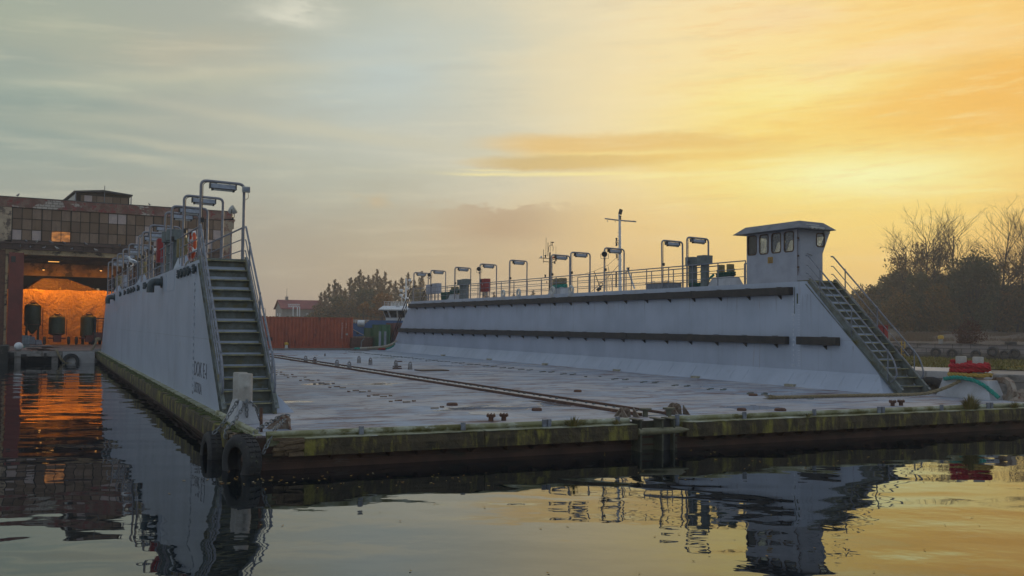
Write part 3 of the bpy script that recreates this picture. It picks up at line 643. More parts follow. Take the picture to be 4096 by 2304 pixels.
for side, ys, x0 in (('left', LY, .04), ('right', RY, 22.83)):
    for i, y in enumerate(ys):
        o_w = 'farthest' if i == len(ys)-1 else ORD[i]
        lab = f'grey strip lamp hoop on the {side} dock wall, {o_w} from the {"staircase" if side == "left" else "wheelhouse"}'
        if side == 'left' and i == 0: lab = 'grey strip lamp hoop with a square floodlight over the left stair head'
        if first: o = proto; o['label'] = lab; o.location = (x0, y, ZT); first = False
        else: o = dup(proto, (x0, y, ZT), jr.gauss(0, .025), label=lab); o.rotation_euler = (jr.gauss(0, .008), jr.gauss(0, .006), jr.gauss(0, .025))
        o['group'] = 'lamp hoops along the dock walls'
# floodlights clamped to some frames
def floodlight(loc, aim, label):
    r = thing('floodlight', label, 'floodlight', loc, 'floodlights clamped to the lamp hoops'); loc = Vector(loc); ax = Vector(aim).normalized()
    m = MB(); m.lathe([(0, -.17), (.06, -.17), (.11, -.1), (.145, 0), (.16, .07), (0, .075)], loc, ax, 14); m.build('lamp_housing', m_whitedim, r, smooth=True)
    MB().lathe([(.0, .076), (.14, .076), (.14, .086), (0, .088)], loc, ax, 14).build('lens', m_glass_dark, r)
    m = MB(); a = ax.cross(Vector((0, 0, 1))).normalized(); m.tube([loc+a*.2, loc+a*.2-Vector((0, 0, .24)), loc-a*.2-Vector((0, 0, .24)), loc-a*.2], .014, 5); m.cyl(loc-Vector((0, 0, .24)), loc-Vector((0, 0, .34)), .03); m.build('yoke', m_black, r)
    return r
def clamp(fl, p, q): MB().tube([p, q], .02, 6).build('clamp_arm', m_black, fl)
f = floodlight((1.62, 13.46, 6.72), (.75, -.3, .5), 'white floodlight tilted upwards beside the second lamp hoop on the left wall'); clamp(f, (1.62, 13.46, 6.4), (1.28, 13.46, 6.38))
for (y, hy, lab) in ((50.0, 50.5, 'white floodlight facing forward on the lamp hoop above the grey cabinets'), (40.6, 41.08, 'white floodlight facing forward on the lamp hoop beside the red fire cabinet'), (24.2, 24.69, 'large white floodlight on the lamp hoop in front of the white ship mast')):
    f = floodlight((22.55, y, 6.74), (-.6, -.7, -.25), lab); clamp(f, (22.55, y, 6.4), (22.83, hy, 6.38))
for (x, y, z, lab) in ((.95, 17.9, 6.0, 'white floodlight low between the life ring and the second lamp hoop'), (.2, 23.0, 5.9, 'white round lamp head on the left wall beside the red cabinet'), (.2, 37.2, 5.9, 'white round lamp head above the middle bollard on the left wall')):
    f = floodlight((x, y, z), (-.75, .3, -.5), lab); clamp(f, (x, y, z-.34), (x, y, ZT))
r = thing('floodlight', 'small square white floodlight on the right post over the left stair head', 'floodlight', (1.3, 9.55, 6.85))
MB().box(1.2, 1.44, 9.5, 9.56, 6.82, 7.0).build('lamp_housing', m_whitedim, r, bevel=.012); MB().box(1.23, 1.41, 9.485, 9.499, 6.85, 6.97).build('lens', m_lamp, r)
MB().tube(rounded([(1.38, 9.54, 6.82), (1.4, 9.54, 6.66), (1.3, 9.56, 6.6)], .06), .008, 5).build('cable', m_black, r)

# ================================================================== RAILINGS
def railing(x, segs, label, step=1.92, h=1.0, gaps=()):
    r = thing('railing', label, 'railing', (x, (segs[0][0]+segs[-1][1])/2, ZT))
    for (a, b) in segs:
        for k, (z, rr) in enumerate(((h, .026), (.66, .016), (.33, .016))):
            pts = [(x, a, ZT+z), (x, b, ZT+z)]
            MB().tube(pts, rr, 6).build('top_rail' if k == 0 else 'lower_rail', m_rail, r, smooth=True)
        n = max(1, round((b-a)/step))
        for i in range(n+1):
            y = a+(b-a)*i/n; MB().box(x-.009, x+.009, y-.03, y+.03, ZT, ZT+h-.01).build('post', m_rail, r)
    return r
railing(.05, [(9.7, 14.35), (16.3, 29.4), (31.3, 45.7), (47.7, 54.3)], 'grey three-bar railing along the water side of the left dock wall')
railing(1.25, [(9.7, 54.3)], 'grey three-bar railing along the deck side of the left dock wall')
railing(22.75, [(13.0, 54.4)], 'grey three-bar railing along the deck side of the right dock wall')
railing(23.99, [(14.0, 14.6), (16.2, 29.6), (32.2, 46.0), (48.3, 54.4)], 'grey three-bar railing along the outer side of the right dock wall')
# far-end stairs railings seen beyond the right wall
r = thing('stair_handrail', 'thin sloping handrail at the far end of the right dock wall', 'handrail', (22.7, 56.6, 2.7))
for x in (22.72, 23.98):
    m = MB(); m.tube(rounded([(x, 54.4, ZT+1.0), (x, 54.7, ZT+1.0), (x, 59.3, DK+1.1), (x, 59.4, DK+.3)], .2), .045, 6); m.tube([(x, 54.4, ZT+.5), (x, 54.8, ZT+.5), (x, 59.2, DK+.65)], .032, 6)
    for t in (.2, .55, .9): y = 54.7+4.5*t; z = ZT-4.0*t; m.cyl((x, y, z), (x, y, z+1.0), .025)
    m.build('rail', m_black, r)

# ================================================================== BOLLARDS ON THE WALLS AND DECK
def twin_bollard(label, loc, m_post, m_ped, L=1.25, W=.72, hp=.55, hb=.62, r=.17, sp=.33, group='twin bollards of the dock'):
    b = thing('twin_bollard', label, 'bollard', loc, group)
    m = MB(); l2, w2, lt_, wt = L/2, W/2, L/2-.17, W/2-.15
    m.add([(-w2, -l2, 0), (w2, -l2, 0), (w2, l2, 0), (-w2, l2, 0), (-wt, -lt_, hp), (wt, -lt_, hp), (wt, lt_, hp), (-wt, lt_, hp)], [(0,3,2,1),(4,5,6,7),(0,1,5,4),(1,2,6,5),(2,3,7,6),(3,0,4,7)])
    m.build('pedestal', m_ped, b, local=True, bevel=.012)
    for y in (-sp, sp):
        m = MB(); m.lathe([(0, hp-.02), (r, hp-.02), (r, hp+hb-.02), (r-.015, hp+hb), (0, hp+hb)], (0, y, 0), n=24); m.build('post', m_post, b, smooth=True, local=True)
        s = -1 if y < 0 else 1; m = MB(); m.lathe([(.035, 0), (.035, .09), (.05, .1), (.05, .13), (0, .15)], (0, y+s*(r-.02), hp+hb*.55), (0, s, 0), 10); m.build('pin', m_post, b, smooth=True, local=True)
    return b
twin_bollard('cream twin bollard draped with chains at the foot of the left staircase', (.13, 2.95, DK), m_boll, m_bollped, L=1.2, W=.58, hp=.52, hb=.6, r=.165, sp=.3)
twin_bollard('cream twin bollard wrapped in red and teal ropes at the foot of the right staircase', (23.75, 2.75, DK), m_boll, m_bollped, L=2.1, W=.75, hp=.62, hb=.75)
for (y, lab) in ((15.3, 'ochre twin bollard on the right wall nearest the wheelhouse, with green rope round its foot'), (30.9, 'ochre twin bollard midway along the right wall, with rope coiled up its posts'), (47.2, 'ochre twin bollard far along the right wall, heaped with green rope')):
    twin_bollard(lab, (23.5, y, ZT), m_bolly, m_bollped, L=1.6, W=.8, hp=.42, hb=.56, sp=.33)
for (y, lab) in ((15.3, 'ochre bollard on the left wall beside the tall twin vents'), (30.3, 'ochre bollard midway along the left wall between the lamp hoops'), (46.7, 'ochre bollard at the far end of the left wall')):
    twin_bollard(lab, (.22, y-.4, ZT), m_bolly, m_wall, L=1.6, W=.43, hp=.42, hb=.62, sp=.33)
def coil(name, label, cat, cx_, cy2, z0, turns, ra, rb2, rr, m, rise=None, seed=1):
    q = random.Random(seed); pts = []
    n = int(turns*22); rise = rise if rise is not None else rr*1.5
    for i in range(n+1):
        w = 2*math.pi*i/22; k = 1+.04*q.uniform(-1, 1)
        pts.append((cx_+ra*math.cos(w)*k, cy2+rb2*math.sin(w)*k, z0+rise*i/22+q.uniform(-.012, .012)))
    mb = MB(); helix_rope(mb, pts, rr, step=rr*1.4); return tag(mb.build(name, m, smooth=True), label, cat, 'mooring ropes on the bollards')
coil('mooring_rope', 'green rope wound round the bollard nearest the wheelhouse', 'rope', 23.5, 15.3, ZT+.44, 2.3, .22, .55, .06, m_ropedkgreen, .09, 1)
coil('mooring_rope', 'dark green rope heap lying on the wall beside the bollard nearest the wheelhouse', 'rope', 23.3, 16.9, ZT+.06, 3, .45, .5, .06, m_ropedkgreen, .04, 2)
mb = MB(); helix_rope(mb, [(23.3, 15.9, ZT+.55), (23.25, 16.3, ZT+.3), (23.25, 16.8, ZT+.1)], .06); tag(mb.build('mooring_rope', m_ropeteal, smooth=True), 'green rope end slanting off the bollard nearest the wheelhouse', 'rope')
coil('mooring_rope', 'tan rope wound high round the posts of the middle bollard on the right wall', 'rope', 23.5, 30.9, ZT+.62, 3.2, .26, .58, .075, m_ropetan, .1, 3)
coil('mooring_rope', 'teal and brown rope round the foot of the middle bollard on the right wall', 'rope', 23.5, 30.9, ZT+.42, 2.2, .3, .62, .07, m_ropeteal, .07, 4)
coil('mooring_rope', 'green rope heaped against the far bollard on the right wall', 'rope', 23.4, 48.3, ZT+.06, 6, .4, .75, .08, m_ropedkgreen, .085, 5)
coil('mooring_rope', 'green rope wound round the posts of the far bollard on the right wall', 'rope', 23.5, 47.2, ZT+.46, 3, .26, .6, .07, m_ropedkgreen, .1, 6)
# ropes wrapped on the near right bollard
BX, BY = 23.75, 2.75; HP = DK+.62
coil('mooring_rope', 'thick red rope wound round the posts of the bollard by the right staircase', 'rope', BX, BY, HP+.24, 2.3, .3, .68, .085, m_ropered, .14, 7)
coil('mooring_rope', 'red rope end tucked between the posts of the bollard by the right staircase', 'rope', BX-.1, BY-.35, HP+.5, 1.1, .16, .42, .08, m_ropered, -.1, 8)
coil('mooring_rope', 'orange and yellow rope wound below the red rope by the right staircase', 'rope', BX, BY, HP+.12, 1.3, .34, .74, .07, m_ropeyel, .06, 9)
mb = MB(); helix_rope(mb, [(BX-.3, BY+.75, HP-.02), (BX-.42, BY+.2, HP+.06), (BX-.42, BY-.35, HP+.02), (BX-.35, BY-.75, HP-.12), (BX-.25, BY-1.1, HP-.38), (BX-.2, BY-1.25, DK+.1)], .07)
tag(mb.build('mooring_rope', m_ropeteal, smooth=True), 'teal rope hanging across the pedestal of the bollard by the right staircase', 'rope')
coil('mooring_rope', 'pale rope wound round the posts above the red rope by the right staircase', 'rope', BX, BY, HP+.4, 1.2, .28, .62, .05, m_ropepale, .05, 10)
mb = MB(); helix_rope(mb, [(16.75, 4.45, DK+.06), (18, 4.36, DK+.06), (20.0, 4.3, DK+.06), (21.6, 4.05, DK+.06), (22.6, 3.55, DK+.12), (23.1, 3.1, DK+.35), (23.42, 2.85, HP-.05)], .06, pitch=.4)
rv2 = random.Random(4)
for i in range(40):
    a = Vector((16.95, 4.45, DK+.06)); mb.tube([a+Vector((rv2.uniform(0, .4), rv2.uniform(-.05, .05), rv2.uniform(-.03, .04))), a+Vector((-rv2.uniform(.15, .35), rv2.uniform(-.16, .16), rv2.uniform(-.05, .1)))], .007, 4)
tag(mb.build('mooring_rope', m_ropetan, smooth=True), 'long frayed tan rope lying across the deck to the right bollard', 'rope')
# fairlead next to it with ropes going up to the quay
r = thing('fairlead', 'rusty white ring fairlead on the right front corner of the deck', 'fairlead', (24.05, 1.75, DK))
vs, fs = holed([(-.72, 0), (.55, 0), (.6, .3), (.42, .62), (.1, .74), (-.4, .7), (-.66, .5)], [rrect(-.45, .3, .14, .56, .18)], .16)
MB().add(place(vs, (24.1, 1.75, DK), (-.3, -.95, 0), (0, 0, 1), (-.95, .3, 0)), fs).build('ring_plate', m_rustpale, r)
m = MB(); m.tube([Vector((24.1, 1.75, DK))+Vector((-.3, -.95, 0))*a+Vector((0, 0, b)) for a, b in rrect(-.47, .32, .12, .58, .18)], .06, 8, closed=True); m.build('lip', m_rustpale, r, smooth=True)
m = MB(); m.lathe([(.0, -.06), (.15, -.06), (.15, .06), (.06, .06), (.06, .07), (0, .07)], (24.0, 1.02, DK+.25), (-.8, -.5, 0), 14); m.prism([(23.7, 1.3, DK), (24.0, .75, DK), (24.02, 1.02, DK+.28)], (.05, .03, 0)); m.build('side_cheek', m_rustpale, r)

# chains and tyres at the left front corner
def tyre(name, label, c, ax, R=.5, W=.3, group=None, tread=True):
    r = thing(name, label, 'tyre', c, group)
    m = MB(); m.lathe([(R*.56, -W*.42), (R*.62, -W*.5), (R*.8, -W*.53), (R*.93, -W*.48), (R, -W*.36), (R, W*.36), (R*.93, W*.48), (R*.8, W*.53), (R*.62, W*.5), (R*.56, W*.42), (R*.6, W*.3), (R*.84, W*.3), (R*.84, -W*.3), (R*.6, -W*.3)], c, ax, 36, closed=True)
    m.build('tyre_casing', m_rubber, r, smooth=True)
    if tread:
        m = MB(); ax = Vector(ax).normalized(); a = ax.orthogonal().normalized(); b = ax.cross(a)
        for i in range(30):
            w = 2*math.pi*i/30; u = a*math.cos(w)+b*math.sin(w); t = -a*math.sin(w)+b*math.cos(w)
            for s in (-1, 1): m.obox(Vector(c)+u*(R+.006)+ax*s*W*.2, u*.012, (t*.02+ax*s*.0), ax*W*.15)
        m.build('tread', m_rubber, r)
    return r
tyre('tyre_fender', 'big worn truck tyre at the left front corner of the dock, half in the water', (-.42, -.12, .2), (-.94, -.33, .05), .53, .34)
tyre('tyre_fender', 'dark tyre on the dock side just behind the big corner tyre, half in the water', (-.62, 2.35, .02), (-1, -.06, .05), .52, .32)
def ch(label, path): tag(chain(MB(), path, .13, .015).build('chain', m_galv, smooth=True), label, 'chain', 'chains at the left front corner')
ch('long chain from the bollard pedestal over the edge to the tyre behind the corner', [(-.02, 2.62, DK+.53), (-.16, 2.45, DK+.36), (-.4, 2.25, DK+.06), (-.56, 2.2, DK-.1), (-.62, 2.2, DK-.15)])
ch('chain from the near bollard post slanting down over the edge strip', [(.1, 2.5, DK+.53), (.02, 2.34, DK+.36), (-.22, 2.0, DK+.1), (-.42, 1.7, DK-.02), (-.5, 1.4, .5)])
ch('short chain hanging straight down the front of the cream bollard pedestal', [(.13, 2.5, DK+.53), (.13, 2.42, DK+.4), (.13, 2.34, DK+.14)])
ch('chain drooping round the right side of the cream bollard pedestal', [(.17, 2.52, DK+.53), (.33, 2.46, DK+.36), (.44, 2.6, DK+.12), (.46, 2.85, DK+.03)])
ch('chain lying from the pad eye across the corner to the edge', [(.79, 1.25, DK+.27), (.64, 1.23, DK+.26), (.3, .85, DK+.17), (.0, .45, DK+.08), (-.2, .1, DK-.05), (-.32, 0, DK-.1)])
ch('chain from the pad eye down over the front edge to the big tyre', [(.7, 1.1, DK+.2), (.45, .6, DK+.13), (.25, .05, DK+.1), (.08, -.25, DK-.08), (-.06, -.36, DK-.32)])

# vents, cabinets, life ring, hatch box on the walls
def vent(label, x, y, h, r=.19):
    v = thing('mushroom_vent', label, 'vent', (x, y, ZT), 'mushroom vents on the dock walls')
    m = MB(); m.lathe([(r+.05, 0), (r+.05, .03), (r, .03), (r, h-.3)], (x, y, ZT), n=20); m.lathe([(r+.03, .7), (r+.03, .74)], (x, y, ZT), n=20); m.build('stack', m_vent, v, smooth=True)
    m = MB(); m.lathe([(r+.02, h-.38), (r+.16, h-.38), (r+.17, h), (r*.6, h+.03), (0, h+.04)], (x, y, ZT), n=28); m.build('cap', m_vent, v, smooth=True)
vent('grey mushroom vent on the right wall, right of the pair near the wheelhouse', 23.1, 16.3, 1.42); vent('grey mushroom vent on the right wall, left of the pair near the wheelhouse', 23.35, 17.55, 1.42)
vent('grey mushroom vent far along the right wall, right of its pair', 23.2, 44.3, 1.42); vent('grey mushroom vent far along the right wall, left of its pair', 23.35, 45.5, 1.42)
vent('grey mushroom vent on the left wall, nearer one of the pair', .25, 17.0, 1.5); vent('grey mushroom vent on the left wall, farther one of the pair', .2, 18.0, 1.5)
def cabinet(label, x, y, w, h, z, m, d_=.4, legs=True, name='control_cabinet'):
    c = thing(name, label, 'cabinet', (x, y, ZT))
    k = MB(); k.box(x-d_/2, x+d_/2, y-w/2, y+w/2, ZT+z, ZT+z+h); cb = k.build('housing', m, c, bevel=.015)
    MB().box(x-d_/2-.015, x-d_/2-.001, y-w/2+.05, y+w/2-.05, ZT+z+.05, ZT+z+h-.05).build('door', m, c)
    MB().box(x-d_/2-.03, x-d_/2-.016, y-w*.1, y-w*.02, ZT+z+h*.5, ZT+z+h*.62).build('label_plate', m_whitedim, c)
    if legs:
        for yy in (y-w*.35, y+w*.35): MB().box(x-.03, x+.03, yy-.03, yy+.03, ZT, ZT+z).build('leg', m_rail, c)
cabinet('pale grey electric cabinet at the far end of the right wall, left of two', 23.4, 52.0, 1.0, .74, .55, m_wheel); cabinet('pale grey electric cabinet at the far end of the right wall, right of two', 23.4, 50.7, 1.1, .8, .55, m_wheel)
cabinet('red fire cabinet standing on the right wall beside a lamp hoop', 23.4, 41.5, .95, .9, .45, m_red, name='fire_cabinet')
cabinet('tall red fire cabinet behind the railing on the left wall', .15, 20.6, .5, .95, .5, m_red, name='fire_cabinet')
cabinet('pale grey electric box at the far end of the left wall', .8, 49.5, .9, .75, .5, m_wheel)
r = thing('life_ring', 'orange life ring with white bands hung on the left railing', 'life ring', (.16, 12.0, ZT+.62))
MB().lathe([(.38+.075*math.cos(w), .05*math.sin(w)) for w in [j*math.pi/5 for j in range(10)]], (.14, 12.0, ZT+.62), (1, .08, 0), 28, closed=True).build('ring', m_orange, r, smooth=True)
for k in range(4):
    w = k*math.pi/2+.5; u = Vector((-.08*math.cos(w), math.cos(w), math.sin(w))); MB().tube([Vector((.14, 12, ZT+.62))+u*.38+Vector((1, .08, 0))*(-.055) , Vector((.14, 12, ZT+.62))+u*.38+Vector((1, .08, 0))*.055], .085, 10).build('band', m_white, r)
mb = MB(); q = random.Random(2); pts = [(.1+q.uniform(-.1, .1), 12.0+q.uniform(-.22, .22), ZT+.28+q.uniform(-.2, .45)) for i in range(26)]; mb.tube(smooth_path(pts, .05), .013, 5)
tag(mb.build('heaving_line', surf('red_white_line', (.45, .12, .1), (.55, .5, .45), 16, rough=.9), smooth=True), 'tangled red and white line bundled below the orange life ring', 'rope')
mb = MB(); mb.tube(smooth_path([(.1, 12.1, ZT+.2), (.02, 12.3, ZT+.05), (-.02, 12.5, ZT-.1)], .05), .012, 5); mb.tube(smooth_path([(.1, 12.0, ZT+.15), (0, 12.1, ZT+.05), (-.02, 12.2, ZT-.02)], .05), .03, 5); tag(mb.build('white_line', m_ropepale), 'white rope tail hanging below the life ring', 'rope')
r = thing('deck_locker', 'low grey steel locker with two handles on the right wall', 'locker', (23.3, 20, ZT))
MB().box(22.95, 23.75, 19.0, 20.9, ZT, ZT+.27).build('box', m_rail, r, bevel=.01); MB().box(22.92, 23.78, 18.97, 20.93, ZT+.275, ZT+.31).build('lid', m_rustpale, r)
for y in (19.35, 20.45): MB().tube(rounded([(23.1, y-.12, ZT+.31), (23.1, y-.12, ZT+.4), (23.1, y+.12, ZT+.4), (23.1, y+.12, ZT+.31)], .04), .012, 5).build('handle', m_rail, r)
for (y, lab) in ((37.1, 'farthest'), (34.83, 'second farthest'), (30.3, 'second nearest'), (28.1, 'nearest')):
    c = thing('chock', f'round white ring chock on the edge of the right wall, {lab} to the wheelhouse', 'chock', (22.72, y, ZT), 'ring chocks on the right wall')
    MB().lathe([(.2+.07*math.cos(w), .07*math.sin(w)) for w in [j*math.pi/4 for j in range(8)]], (22.72, y, ZT+.2), (1, 0, 0), 20, closed=True).build('ring', m_whitedim, c, smooth=True)
    MB().prism([(22.66, y-.3, ZT-.2), (22.66, y+.3, ZT-.2), (22.66, y+.2, ZT+.06), (22.66, y-.2, ZT+.06)], (.12, 0, 0)).build('base', m_bollped, c)
tag(MB().box(12.5, 13.95, 24.5, 25.5, DK, DK+.06).build('plank', surf('wet_brown_board', (.12, .075, .05), (.08, .05, .035), 3, rough=.6)), 'brown wooden board lying flat on the dock deck', 'board')
for (x, y, lab) in ((12.95, 29.4, 'first small rust brown timber offcut beside the right-hand lugs'), (12.2, 27.2, 'small brown timber offcut between the right-hand lugs'), (15.3, 36, 'small dark timber offcut lying far out on the deck')):
    tag(MB().obox((x, y, DK+.03), (.22, .05, 0), (-.02, .07, 0), (0, 0, .03)).build('timber_offcut', m_rust), lab, 'offcut')
# ================================================================== QUAYS
def prism_quay(name, poly, z0, z1, m, kind=None):
    return MB().prism([(p[0], p[1], z0) for p in poly], (0, 0, z1-z0)).build(name, m)
m_quaytop = surf('rusty_dirty_quay_floor', (.2, .14, .115), (.13, .1, .085), .6, [((.27, .25, .23), 1.2, .56, .7, (1, 1, 1)), ((.07, .05, .04), 1.5, .6, .72, (1, 1, 1))], .7, bs=.4)
o = prism_quay('quay', [(-2.7, 55.6), (-.6, 55.6), (-.6, 61.5), (26, 61.5), (27.2, 84), (13.5, 84), (13.5, 170), (-120, 170), (-120, 59), (-2.7, 59)], -2, .83, m_concrete); tag(o, 'old concrete quay behind the dock carrying the shed and containers', kind='structure')
MB().prism([(-120, 55.6, .47), (-2.71, 55.6, .47), (-2.71, 59, .47), (-120, 59, .47)], (0, 0, .36)).build('quay_slab', m_concrete, o)
MB().box(-120, -2.72, 58.9, 58.99, -2, .46).build('quay_void_shade', m_darkconc, o)  # dark panel added to stand for the shade in the void under the slab
MB().box(-2.68, -.62, 55.55, 55.598, -.3, .8).build('quay_face', m_paleconc, o)
sheet('quay_floor', [(-119, 55.7), (-.7, 55.7), (-.7, 61.6), (25.9, 61.6), (27, 83.9), (13.4, 84), (13.4, 120), (-119, 120)], .834, m_quaytop)
for i, px in enumerate((78, 215)):
    p = dep(px, 1440, 74); MB().box(p.x-.2, p.x+.2, 55.75, 56.15, -2, .46).build('quay_pillar', m_concrete, o)
q = random.Random(9); mb = MB()
for i in range(16):
    x = q.uniform(-11, -2.9); w = q.uniform(.15, .6); mb.box(x, x+w, 55.5, 55.59, q.uniform(.2, .55), q.uniform(.6, .8))
mb.build('broken_facing', m_darkconc, o)
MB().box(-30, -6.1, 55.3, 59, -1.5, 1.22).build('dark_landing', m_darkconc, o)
# right hand quay with grass
QR = [(24.75, 58), (24.75, 5.4), (26.0, 3.66), (40, -16), (70, -60), (92, -50), (48, -5), (40.1, 12.9), (38.1, 19), (33, 34), (30, 45), (27, 58)]
o = prism_quay('quay', QR, -2, 1.36, m_concrete); tag(o, 'low stone quay along the outer side of the dock, topped with rough grass', kind='structure')
e1 = Vector((26.0, 3.66, 0))-Vector((24.75, 5.4, 0)); e1.normalize(); en = Vector((.81, .583, 0))
cop = MB()
cop.prism([(24.7, 58, 1.2), (24.7, 5.38, 1.2), (27.0, 8.4, 1.2), (27.0, 58, 1.2)], (0, 0, .25))
cop.prism([(24.71, 5.36, 1.19), (25.97, 3.62, 1.19), (28.7, 6.0, 1.19), (27.01, 8.39, 1.19)], (0, 0, .26))
cop.build('coping', m_paleconc, o, bevel=.02)
cop = MB(); cop.prism([(26.02, 3.6, 1.1), (40, -16.1, 1.1), (43.0, -14, 1.1), (28.74, 5.95, 1.1)], (0, 0, .3)); cop.build('stone_coping', m_concrete, o, bevel=.05)
m_grassland, g = mat('rough_autumn_grass_ground'); p = g.obj()
c = g.mix(g.noise(p, .35, 5, .6).sm(.35, .65), (.13, .11, .03), (.1, .115, .028)); c = g.mix(g.noise(p, 1.6, 5, .65).sm(.5, .7), c, (.17, .12, .05)); c = g.mix(g.noise(p, 5, 4, .6).sm(.6, .75), c, (.05, .045, .02)); g.pbr(c, .95, g.bump(g.noise(p, 7, 5, .7), 1, .12))
GP = [(27.0, 57.5), (27.0, 8.45), (28.8, 6.05), (43, -13.8), (50, -8), (39.9, 12.6), (37.9, 18.6), (32.8, 33.6), (29.8, 44.6), (27.2, 57.5)]
sheet('ground', GP, 1.43, m_grassland)
m_blade, g = mat('autumn_grass_blades'); rn = g.node('ShaderNodeNewGeometry', None)
c = g.ramp(V(g, rn.outputs['Random Per Island']), [(0, (.1, .1, .02)), (.4, (.17, .15, .035)), (.75, (.25, .19, .06)), (1, (.09, .06, .025))]); g.pbr(c, .9)
def inside(p, poly):
    c = False; n = len(poly)
    for i in range(n):
        a, b = poly[i], poly[i-1]
        if (a[1] > p[1]) != (b[1] > p[1]) and p[0] < (b[0]-a[0])*(p[1]-a[1])/(b[1]-a[1])+a[0]: c = not c
    return c
q = random.Random(21); mb = MB(); k = 0
while k < 16000:
    x = q.uniform(27, 42); y = q.uniform(-2, 30)
    if not inside((x, y), GP): continue
    k += 1; h = q.uniform(.04, .16); w = q.uniform(.02, .045); a = q.uniform(0, 3.1); lx, ly = q.uniform(-.08, .08), q.uniform(-.08, .08)
    mb.add([(x-w*math.cos(a), y-w*math.sin(a), 1.42), (x+w*math.cos(a), y+w*math.sin(a), 1.42), (x+lx, y+ly, 1.42+h)], [(0, 1, 2)])
tag(mb.build('grass', m_blade), 'short yellow green autumn grass covering the low quay', 'grass', kind='stuff')
# grass tufts growing along the dock edge
def tuft(label, c, n, r, h, seed):
    q = random.Random(seed); mb = MB(); c = Vector(c)
    for i in range(n):
        a = q.uniform(0, 6.28); d = q.uniform(0, 1)**.6; b = c+Vector((math.cos(a)*r*d*.5, math.sin(a)*r*d*.3, 0)); hh = h*q.uniform(.5, 1)*(1.1-d*.5); t = b+Vector((math.cos(a)*r*d, math.sin(a)*r*d*.5, hh)); m_ = (b+t)/2+Vector((0, 0, hh*.2)); w = Vector((-math.sin(a), math.cos(a), 0))*.007
        mb.add([b-w, b+w, m_+w*.8, m_-w*.8, t], [(0, 1, 2, 3), (3, 2, 4)])
    return tag(mb.build('grass_tuft', m_blade), label, 'grass tuft', 'grass tufts on the dock edge')
tuft('big dry grass tuft sprouting from the dock edge below the right staircase', (20.15, -.22, DK-.05), 420, .34, .55, 1)
tuft('grass tuft on the dock edge left of the guide pin gap', (7.0, -.3, DK-.04), 130, .26, .3, 2); tuft('small grass tuft on the timber just left of the guide gap', (8.15, -.32, DK-.04), 80, .16, .16, 3)
tuft('green grass tuft on the timber below the right bollard pedestal', (21.9, -.3, DK-.04), 130, .22, .24, 4); tuft('grass tuft at the right end of the dock edge', (23.2, -.3, DK-.04), 160, .3, .26, 5); tuft('thin grass tuft behind the double bracket of the dock edge', (14.0, -.3, DK-.04), 60, .3, .12, 6)
tuft('small grass tuft on the timber in front of the red rope bollard', (22.6, -.3, DK-.04), 90, .2, .2, 7)
# tyres and chain hanging on the near quay face, ropes coming over its edge
nq = Vector((-.81, -.585, 0)); eq = Vector((.585, -.81, 0))
def on_edge(t, z, off): p = Vector((24.75, 5.4, 0))+eq*t+nq*off; return Vector((p.x, p.y, z))
tyre('tyre_fender', 'huge dark tyre pressed between the dock and the quay behind the right staircase', on_edge(.15, .62, .2), nq, .62, .36, tread=False)
tyre('tyre_fender', 'dark tyre squeezed behind the red rope bollard against the quay', on_edge(1.75, .62, .2), nq, .6, .36, tread=False)
tyre('tyre_fender', 'huge dark tyre hanging on the quay at the right edge of the photo', on_edge(4.6, .62, .25), nq, .75, .4)
r = thing('chain_bracket', 'grey bracket with hanging chains on the quay face between two dark tyres', 'bracket', on_edge(.95, 1.0, .05))
m = MB(); p = on_edge(.95, .95, .06); m.obox(p, eq*.1, nq*.05, (0, 0, .1)); m.build('plate', m_galv, r)
m = MB(); chain(m, [p+nq*.06+Vector((0, 0, .05)), p+nq*.1+Vector((0, 0, -.2)), p+nq*.1+Vector((0, 0, -.6))], .13, .014); chain(m, [p+nq*.06, p-eq*.25+nq*.1+Vector((0, 0, -.16)), p-eq*.45+nq*.1+Vector((0, 0, -.2))], .13, .014); chain(m, [p+nq*.06, p+eq*.2+nq*.1+Vector((0, 0, -.16)), p+eq*.35+nq*.1+Vector((0, 0, -.33))], .13, .014); m.build('chain', m_galv, r, smooth=True)
cr_ = lambda a, b, Z: dep(3640+a*.17946, 1420+b*.17946, Z)
for m_, lab, pts in ((m_ropepale, 'thick bleached rope over the quay edge to the fairlead, leftmost of five', [(3300, 250, 41.5), (2500, 290, 40), (2050, 320, 39.3), (1900, 350, 38.4), (1800, 450, 37.9), (1740, 570, 37.5), (1790, 690, 36.9), (1930, 800, 36.2)]),
    (m_ropeyel, 'yellow rope running back over the quay to the right edge of the photo', [(3300, 200, 41.5), (2540, 262, 40), (2100, 315, 39), (1960, 360, 38.3), (1860, 480, 37.9), (1790, 620, 37.4), (1860, 740, 36.8), (1960, 820, 36.2)]),
    (m_ropeteal, 'teal rope over the quay edge among the pale ropes', [(3300, 270, 41), (2560, 318, 39.6), (2250, 322, 38.9), (2060, 420, 38.1), (1910, 560, 37.6), (1820, 690, 37), (1980, 830, 36.2)]),
    (m_ropepale, 'pale rope over the quay edge, right of the teal rope', [(3300, 310, 40.6), (2600, 345, 39.2), (2270, 365, 38.5), (2090, 500, 37.9), (1950, 660, 37.3), (1900, 760, 36.8), (2000, 840, 36.2)]),
    (m_ropepale, 'pale braided rope over the quay edge, rightmost of the ropes', [(3300, 340, 40.4), (2650, 365, 39), (2410, 380, 38.3), (2250, 560, 37.8), (2120, 710, 37.2), (2030, 840, 36.3)])):
    mb = MB(); helix_rope(mb, [cr_(*p) for p in pts], .055); tag(mb.build('quay_rope', m_, smooth=True), lab, 'rope', 'ropes over the quay edge')

